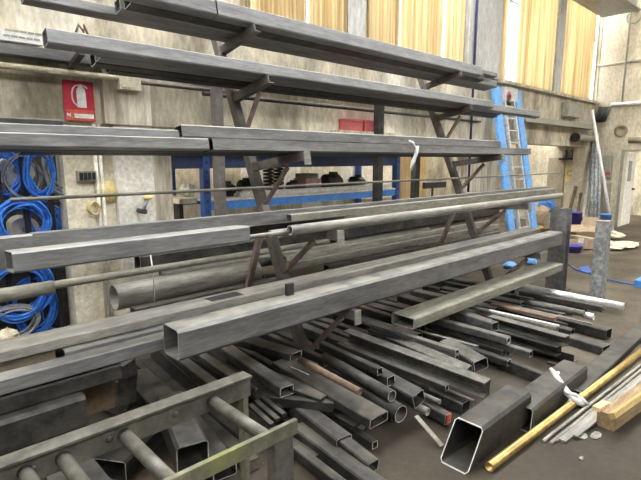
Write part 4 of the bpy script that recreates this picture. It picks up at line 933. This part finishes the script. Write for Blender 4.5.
for u, v, sx_, sz_, lab in ((612, 249, .24, .08, 'pale crumpled rag on the floor right of the zinc post'), (625, 247, .3, .06, 'pale crumpled rag furthest right near the doorway'), (610, 239, .22, .1, 'pale crumpled rag behind the zinc post, nearest the white pole')):
    c = fl(u, v); tag(MB().blob((c.x, c.y, sz_ * .9), sx_, .25, sz_, u, .3).build('rag', 'rag'), lab, 'rag', 'rags on the floor')
def tub(u, v, r, h, mat, nm, lab, cat, y=None, z=0):
    c = fl(u, v)
    b = tag(MB().lathe((c.x, c.y, z), [(r * .8, 0), (r, h), (r * 1.06, h), (r * 1.06, h + .02), (r * .93, h + .02), (r * .75, .03)], 18).build(nm, mat), lab, cat)
    return b
tub(572.5, 252, .17, .12, 'purple', 'basin', 'low violet basin on the floor in front of the cardboard heap', 'basin')
tub(573, 236, .16, .55, 'purple', 'plastic_bin', 'dark violet bin behind the cardboard heap', 'bin')
tub(604, 237, .12, .52, 'blue', 'plastic_bucket', 'bright blue bucket behind the zinc post', 'bucket')
tub(541, 236, .2, .2, 'laths', 'orange_pot', 'orange pot on the floor beside the blue hoist', 'pot')
c = fl(541, 234)
tag(MB().blob((c.x, c.y, .45), .16, .16, .24, 5, .1).build('tan_sack', 'card'), 'tan sack standing in the orange pot', 'sack')
c = fl(550, 236)
bt = tag(MB().lathe((c.x, c.y, 0), [(.14, 0), (.15, .05), (.15, .4), (.07, .5), (.06, .58)], 16).build('plastic_canister', 'olive'), 'olive canister right of the orange pot', 'canister')
MB().lathe((c.x, c.y, .58), [(.07, 0), (.07, .05), (.02, .055)], 12).build('cap', 'blue', bt)
c = fl(554, 238)
bt = tag(MB().lathe((c.x, c.y, 0), [(.1, 0), (.11, .05), (.11, .3), (.05, .4)], 16).build('bottle', 'whitewall'), 'white bottle beside the olive canister', 'bottle')
c = fl(545, 230)
tag(MB().blob((c.x, c.y, .55), .25, .2, .3, 8, .3).build('blue_bag', 'blue'), 'blue bag behind the orange pot', 'bag')
for u0, u1, v0, v1, lab in ((507, 512, 262, 268, 'blue cloth lump under the blue hoist, behind the box tube ends'), (527, 534, 257, 264, 'second blue cloth lump near the end post')):
    c = fl((u0 + u1) / 2, v1); tag(MB().blob((c.x, c.y, .05), .12, .1, .06, u0, .2).build('blue_cloth', 'skyblue'), lab, 'cloth', 'blue cloths on the floor')
tag(MB().wire([fl(*p) + V((0, 0, .02)) for p in ((560, 252), (567, 264), (576, 271), (590, 275), (605, 280), (622, 284), (641, 287), (670, 290))], .012, 7).build('floor_cable', 'rackblue'), 'blue cable lying across the floor at right', 'cable')
a, b, c, d = fl(579, 268), fl(588, 266), fl(592, 273), fl(583, 273)
mb = MB().add([a, b, c, d] + [p + V((0, 0, .012)) for p in (a, b, c, d)], [(3, 2, 1, 0), (4, 5, 6, 7), (0, 1, 5, 4), (1, 2, 6, 5), (2, 3, 7, 6), (3, 0, 4, 7)])
tag(mb.build('blue_sheet', 'rackblue'), 'blue sheet on the floor left of the zinc post', 'sheet')
c = fl(649, 287)
tag(MB().box(c.x - .15, c.x + .15, c.y - .15, c.y + .15, 0, .1).build('blue_crate', 'blue'), 'blue crate corner at the right frame edge', 'crate')
# brown stained slab behind the trestle
a_ = at(85, 380, Z=.5)
tag(MB().box(a_.x - .3, a_.x + .15, a_.y - .06, a_.y + .06, .3, .56).build('timber_block', 'grime'), 'brown grimy timber under the rack beside the crumpled sheet', 'timber')

# ================================================================== LIGHT
w = bpy.data.worlds.new('world'); scene.world = w; w.use_nodes = True
N, L = w.node_tree.nodes, w.node_tree.links
bg = N['Background']
bg.inputs[0].default_value = (1, .99, .965, 1); bg.inputs[1].default_value = 2.2
def area(name, loc, rot, sx_, sy_, power, col=(1, 1, 1)):
    l = bpy.data.lights.new(name, 'AREA'); l.shape = 'RECTANGLE'; l.size = sx_; l.size_y = sy_; l.energy = power; l.color = col
    o = bpy.data.objects.new(name, l); C.objects.link(o); o.location = loc; o.rotation_euler = rot
#area('skylight', (5, 0, 9.5), (0, 0, 0), 12, 3, 300, (1, .98, .95))
vs = scene.view_settings
vs.view_transform = 'Standard'; vs.look = 'None'; vs.gamma = 1; vs.use_curve_mapping = False; vs.exposure = 2.5
